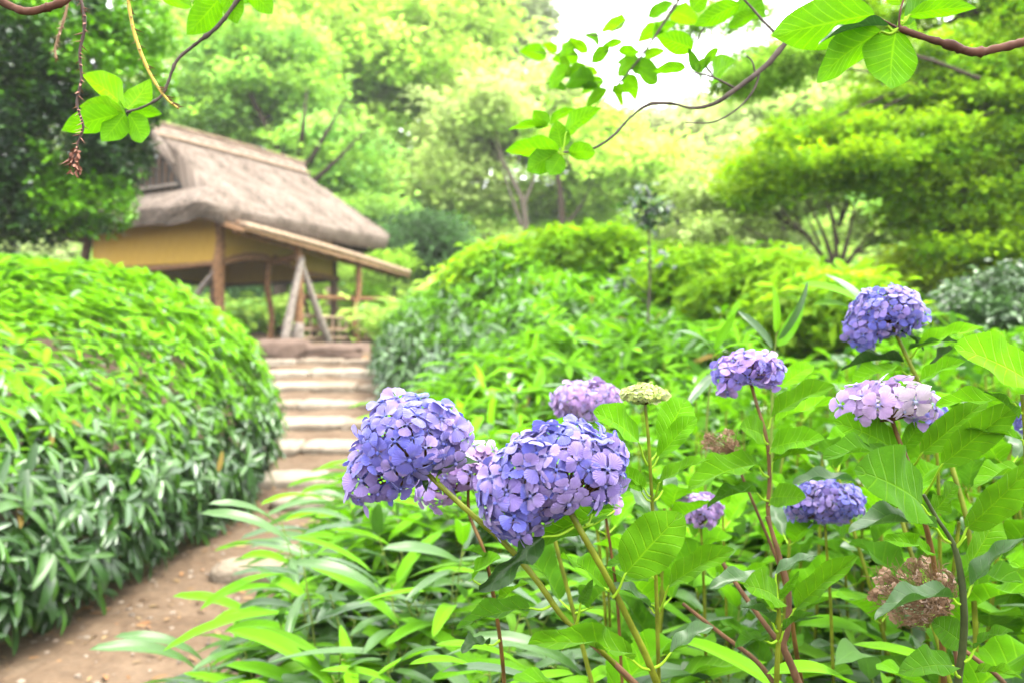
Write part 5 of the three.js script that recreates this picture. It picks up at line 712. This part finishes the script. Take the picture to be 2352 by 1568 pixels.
{ const B3 = 2.2, L = [], r = rng(78), st = [[1430, 95, 1395, 105], [1330, 130, 1285, 135], [1350, 120, 1320, 100], [1375, 105, 1350, 88], [1400, 110, 1370, 135], [1420, 118, 1455, 120], [1480, 130, 1515, 120], [1470, 140, 1430, 145], [1500, 75, 1540, 60], [1520, 62, 1480, 88], [1545, 25, 1590, 45], [1455, 150, 1500, 165], [1460, 142, 1430, 165], [1405, 210, 1450, 205], [1290, 125, 1300, 160], [1490, 40, 1530, 15], [1310, 160, 1275, 190], [1345, 150, 1310, 170], [1370, 160, 1340, 178], [1300, 205, 1265, 195], [1385, 180, 1350, 205], [1395, 205, 1360, 235], [1410, 195, 1425, 230], [1375, 200, 1345, 200], [1440, 170, 1455, 215], [1255, 125, 1210, 120], [1280, 118, 1255, 105], [1365, 185, 1320, 190], [1430, 65, 1400, 60], [1335, 100, 1300, 120]];
  st.forEach(([a, b, c, d], i) => L.push([a, b, B3, a + (c - a) * 1.4, b + (d - b) * 1.4, B3 + r.s(0.1), r.r(0.34, 0.62), [r.s(0.2), 0.6, -0.7], i % 4, i % 4]));
  branch({ seed: 503, label: 'slender drooping cherry spray of small leaves against the white sky', main: [[1600, -60, B3], [1560, 0, B3], [1520, 60, B3], [1480, 120, B3], [1440, 170, B3], [1400, 215, B3], [1360, 250, B3]], r: [0.005, 0.004, 0.003, 0.0016], twigs: [[[[1480, 118, B3], [1430, 115, B3], [1370, 120, B3], [1290, 125, B3], [1230, 120, B3]], 0.002, 0.001], [[[1425, 185, B3], [1370, 190, B3], [1310, 190, B3]], 0.002, 0.001]], leaves: L });
  branch({ seed: 504, label: 'bare thin twig curving across the white sky', category: 'twig', main: [[1480, -30, 2.0], [1465, 10, 2.0], [1430, 55, 2.0], [1395, 78, 2.0], [1360, 80, 2.0], [1330, 70, 2.0]], r: [0.0028, 0.002, 0.001] }); }
const B4 = 1.35;
branch({ seed: 505, label: 'cherry branch hanging in the upper left with a bright cluster of leaves at its tip', main: [[590, -60, B4], [545, 0, B4], [500, 60, B4], [450, 100, B4], [405, 140, B4], [385, 190, B4], [370, 220, B4], [330, 245, B4], [290, 257, B4]], r: [0.004, 0.0036, 0.003, 0.0026, 0.002, 0.0018],
  leaves: [[285, 250, B4, 185, 172, B4 + 0.05, 0.5, [-0.1, 0.6, -0.7], 2, 1], [275, 262, B4, 140, 300, B4 - 0.05, 0.5, [-0.1, 0.6, -0.7], 0, 0], [285, 262, B4, 232, 325, B4 - 0.02, 0.7, [0, 0.3, -0.9], 0, 1], [295, 262, B4, 325, 328, B4 - 0.02, 0.66, [0, 0.3, -0.9], 0, 3], [290, 250, B4, 345, 180, B4 + 0.05, 0.55, [0, 0.5, -0.8], 2, 2], [300, 255, B4, 372, 262, B4 + 0.02, 0.5, [0, 0.5, -0.8], 0, 3], [280, 255, B4, 180, 245, B4 + 0.02, 0.45, [0, 0.6, -0.7], 2, 0],
    [500, 0, B4, 428, 80, B4, 0.62, [-0.1, 0.4, -0.85], 0, 1], [520, -20, B4, 545, 55, B4, 0.72, [0, 0.4, -0.85], 0, 0], [565, -30, B4, 625, 32, B4, 0.6, [0, 0.4, -0.85], 0, 3], [510, 5, B4 + 0.05, 440, 10, B4 + 0.1, 0.4, [0, 0.8, -0.5], 3, 2], [530, -10, B4 + 0.05, 570, -15, B4, 0.5, [0, 0.5, -0.8], 3, 1]] });
branch({ seed: 506, label: 'serrated leaf spray cut by the top edge left of the hanging branch', category: 'leaf spray', main: [[320, -30, 1.0], [340, -25, 1.0], [360, -20, 1.0]], r: [0.0012, 0.001], leaves: [[350, -20, 1.0, 440, 16, 0.98, 0.34, [0, 0.5, -0.8], 0, 2]] });
branch({ seed: 507, label: 'knobbly brown branch end cutting the upper left corner', mat: M.twig, main: [[190, -40, 0.95], [150, 0, 0.95], [110, 16, 0.95], [60, 26, 0.95], [20, 12, 0.95], [-20, -10, 0.95]], r: [0.003, 0.0038, 0.0046, 0.005, 0.0046, 0.0046] });
const bract = new THREE.ConeGeometry(0.5, 1, 5, 1); bract.scale(1, 1, 0.45); bract.rotateX(Math.PI / 2); bract.translate(0, 0, 0.5); bract.scale(0.7, 0.35, 1);
function bractTwig(label, seed, pts, r0, mat, bmat, tuft) {
  const r = rng(seed), p = pts.map((q) => W(...q)), root = thing('hanging_twig', label, 'twig', p[0]), cv = new THREE.CatmullRomCurve3(p.map((q) => q.clone().sub(p[0]))), len = cv.getLength(), gs = [];
  mesh('stem', tube(p.map((q) => q.clone().sub(p[0])), r0, 7, 6, 0.3, r), mat, root);
  const n = Math.round(len / 0.004); for (let i = 0; i < n; i++) { const t = (i + 0.5) / n, q = cv.getPoint(t), d = cv.getTangent(t), side = rndDir(r).cross(d).normalize(), dir = d.clone().multiplyScalar(0.55).add(side), l = r.r(0.006, 0.012) * (t > 0.92 && tuft ? 1.8 : 1), g = bract.clone(); g.applyMatrix4(leafMatrix(q.clone().addScaledVector(side, r0[0] * 0.5), dir, side, l, l * 0.55)); gs.push(g); }
  if (tuft) for (let i = 0; i < 46; i++) { const q = cv.getPoint(r.r(0.93, 1)).add(V(r.s(0.005), r.s(0.012), r.s(0.005))), g = bushLeaf.clone(); g.applyMatrix4(leafMatrix(q, rndDir(r).add(V(0, -0.6, 0)), rndDir(r), r.r(0.005, 0.009), 0.0034)); gs.push(g); }
  const o = mesh('bud_scales', mergeGeometries(gs), bmat, root); o.userData.kind = 'stuff';
}
bractTwig('dark scaly dead twig hanging down at the upper left, ending in a brown tuft', 511, [[178, -20, 0.95], [190, 20, 0.95], [194, 60, 0.95], [182, 120, 0.95], [186, 180, 0.95], [176, 240, 0.95], [190, 290, 0.95], [176, 335, 0.95], [166, 385, 0.95]], [0.0019, 0.0018, 0.0015, 0.0012], std(C(0.04, 0.026, 0.022), 0.8), new THREE.MeshStandardMaterial({ color: C(0.13, 0.05, 0.028), roughness: 0.85, side: THREE.DoubleSide }), true);
bractTwig('ochre scaly twig slanting down across the hanging branch', 512, [[292, -20, 0.95], [298, 30, 0.95], [312, 90, 0.95], [335, 150, 0.95], [362, 200, 0.95], [385, 230, 0.95], [410, 250, 0.95]], [0.0022, 0.0021, 0.0018, 0.001], std(C(0.24, 0.175, 0.03), 0.75), new THREE.MeshStandardMaterial({ color: C(0.12, 0.07, 0.025), roughness: 0.85, side: THREE.DoubleSide }), false);
bractTwig('short faded scaly twig left of the dark one, out of focus', 513, [[158, -20, 1.4], [150, 30, 1.4], [138, 70, 1.4], [126, 110, 1.4], [128, 135, 1.4]], [0.002, 0.0024, 0.002], std(C(0.13, 0.08, 0.045), 0.8), new THREE.MeshStandardMaterial({ color: C(0.15, 0.08, 0.04), roughness: 0.85, side: THREE.DoubleSide }), false);
renderer.render(scene, camera);
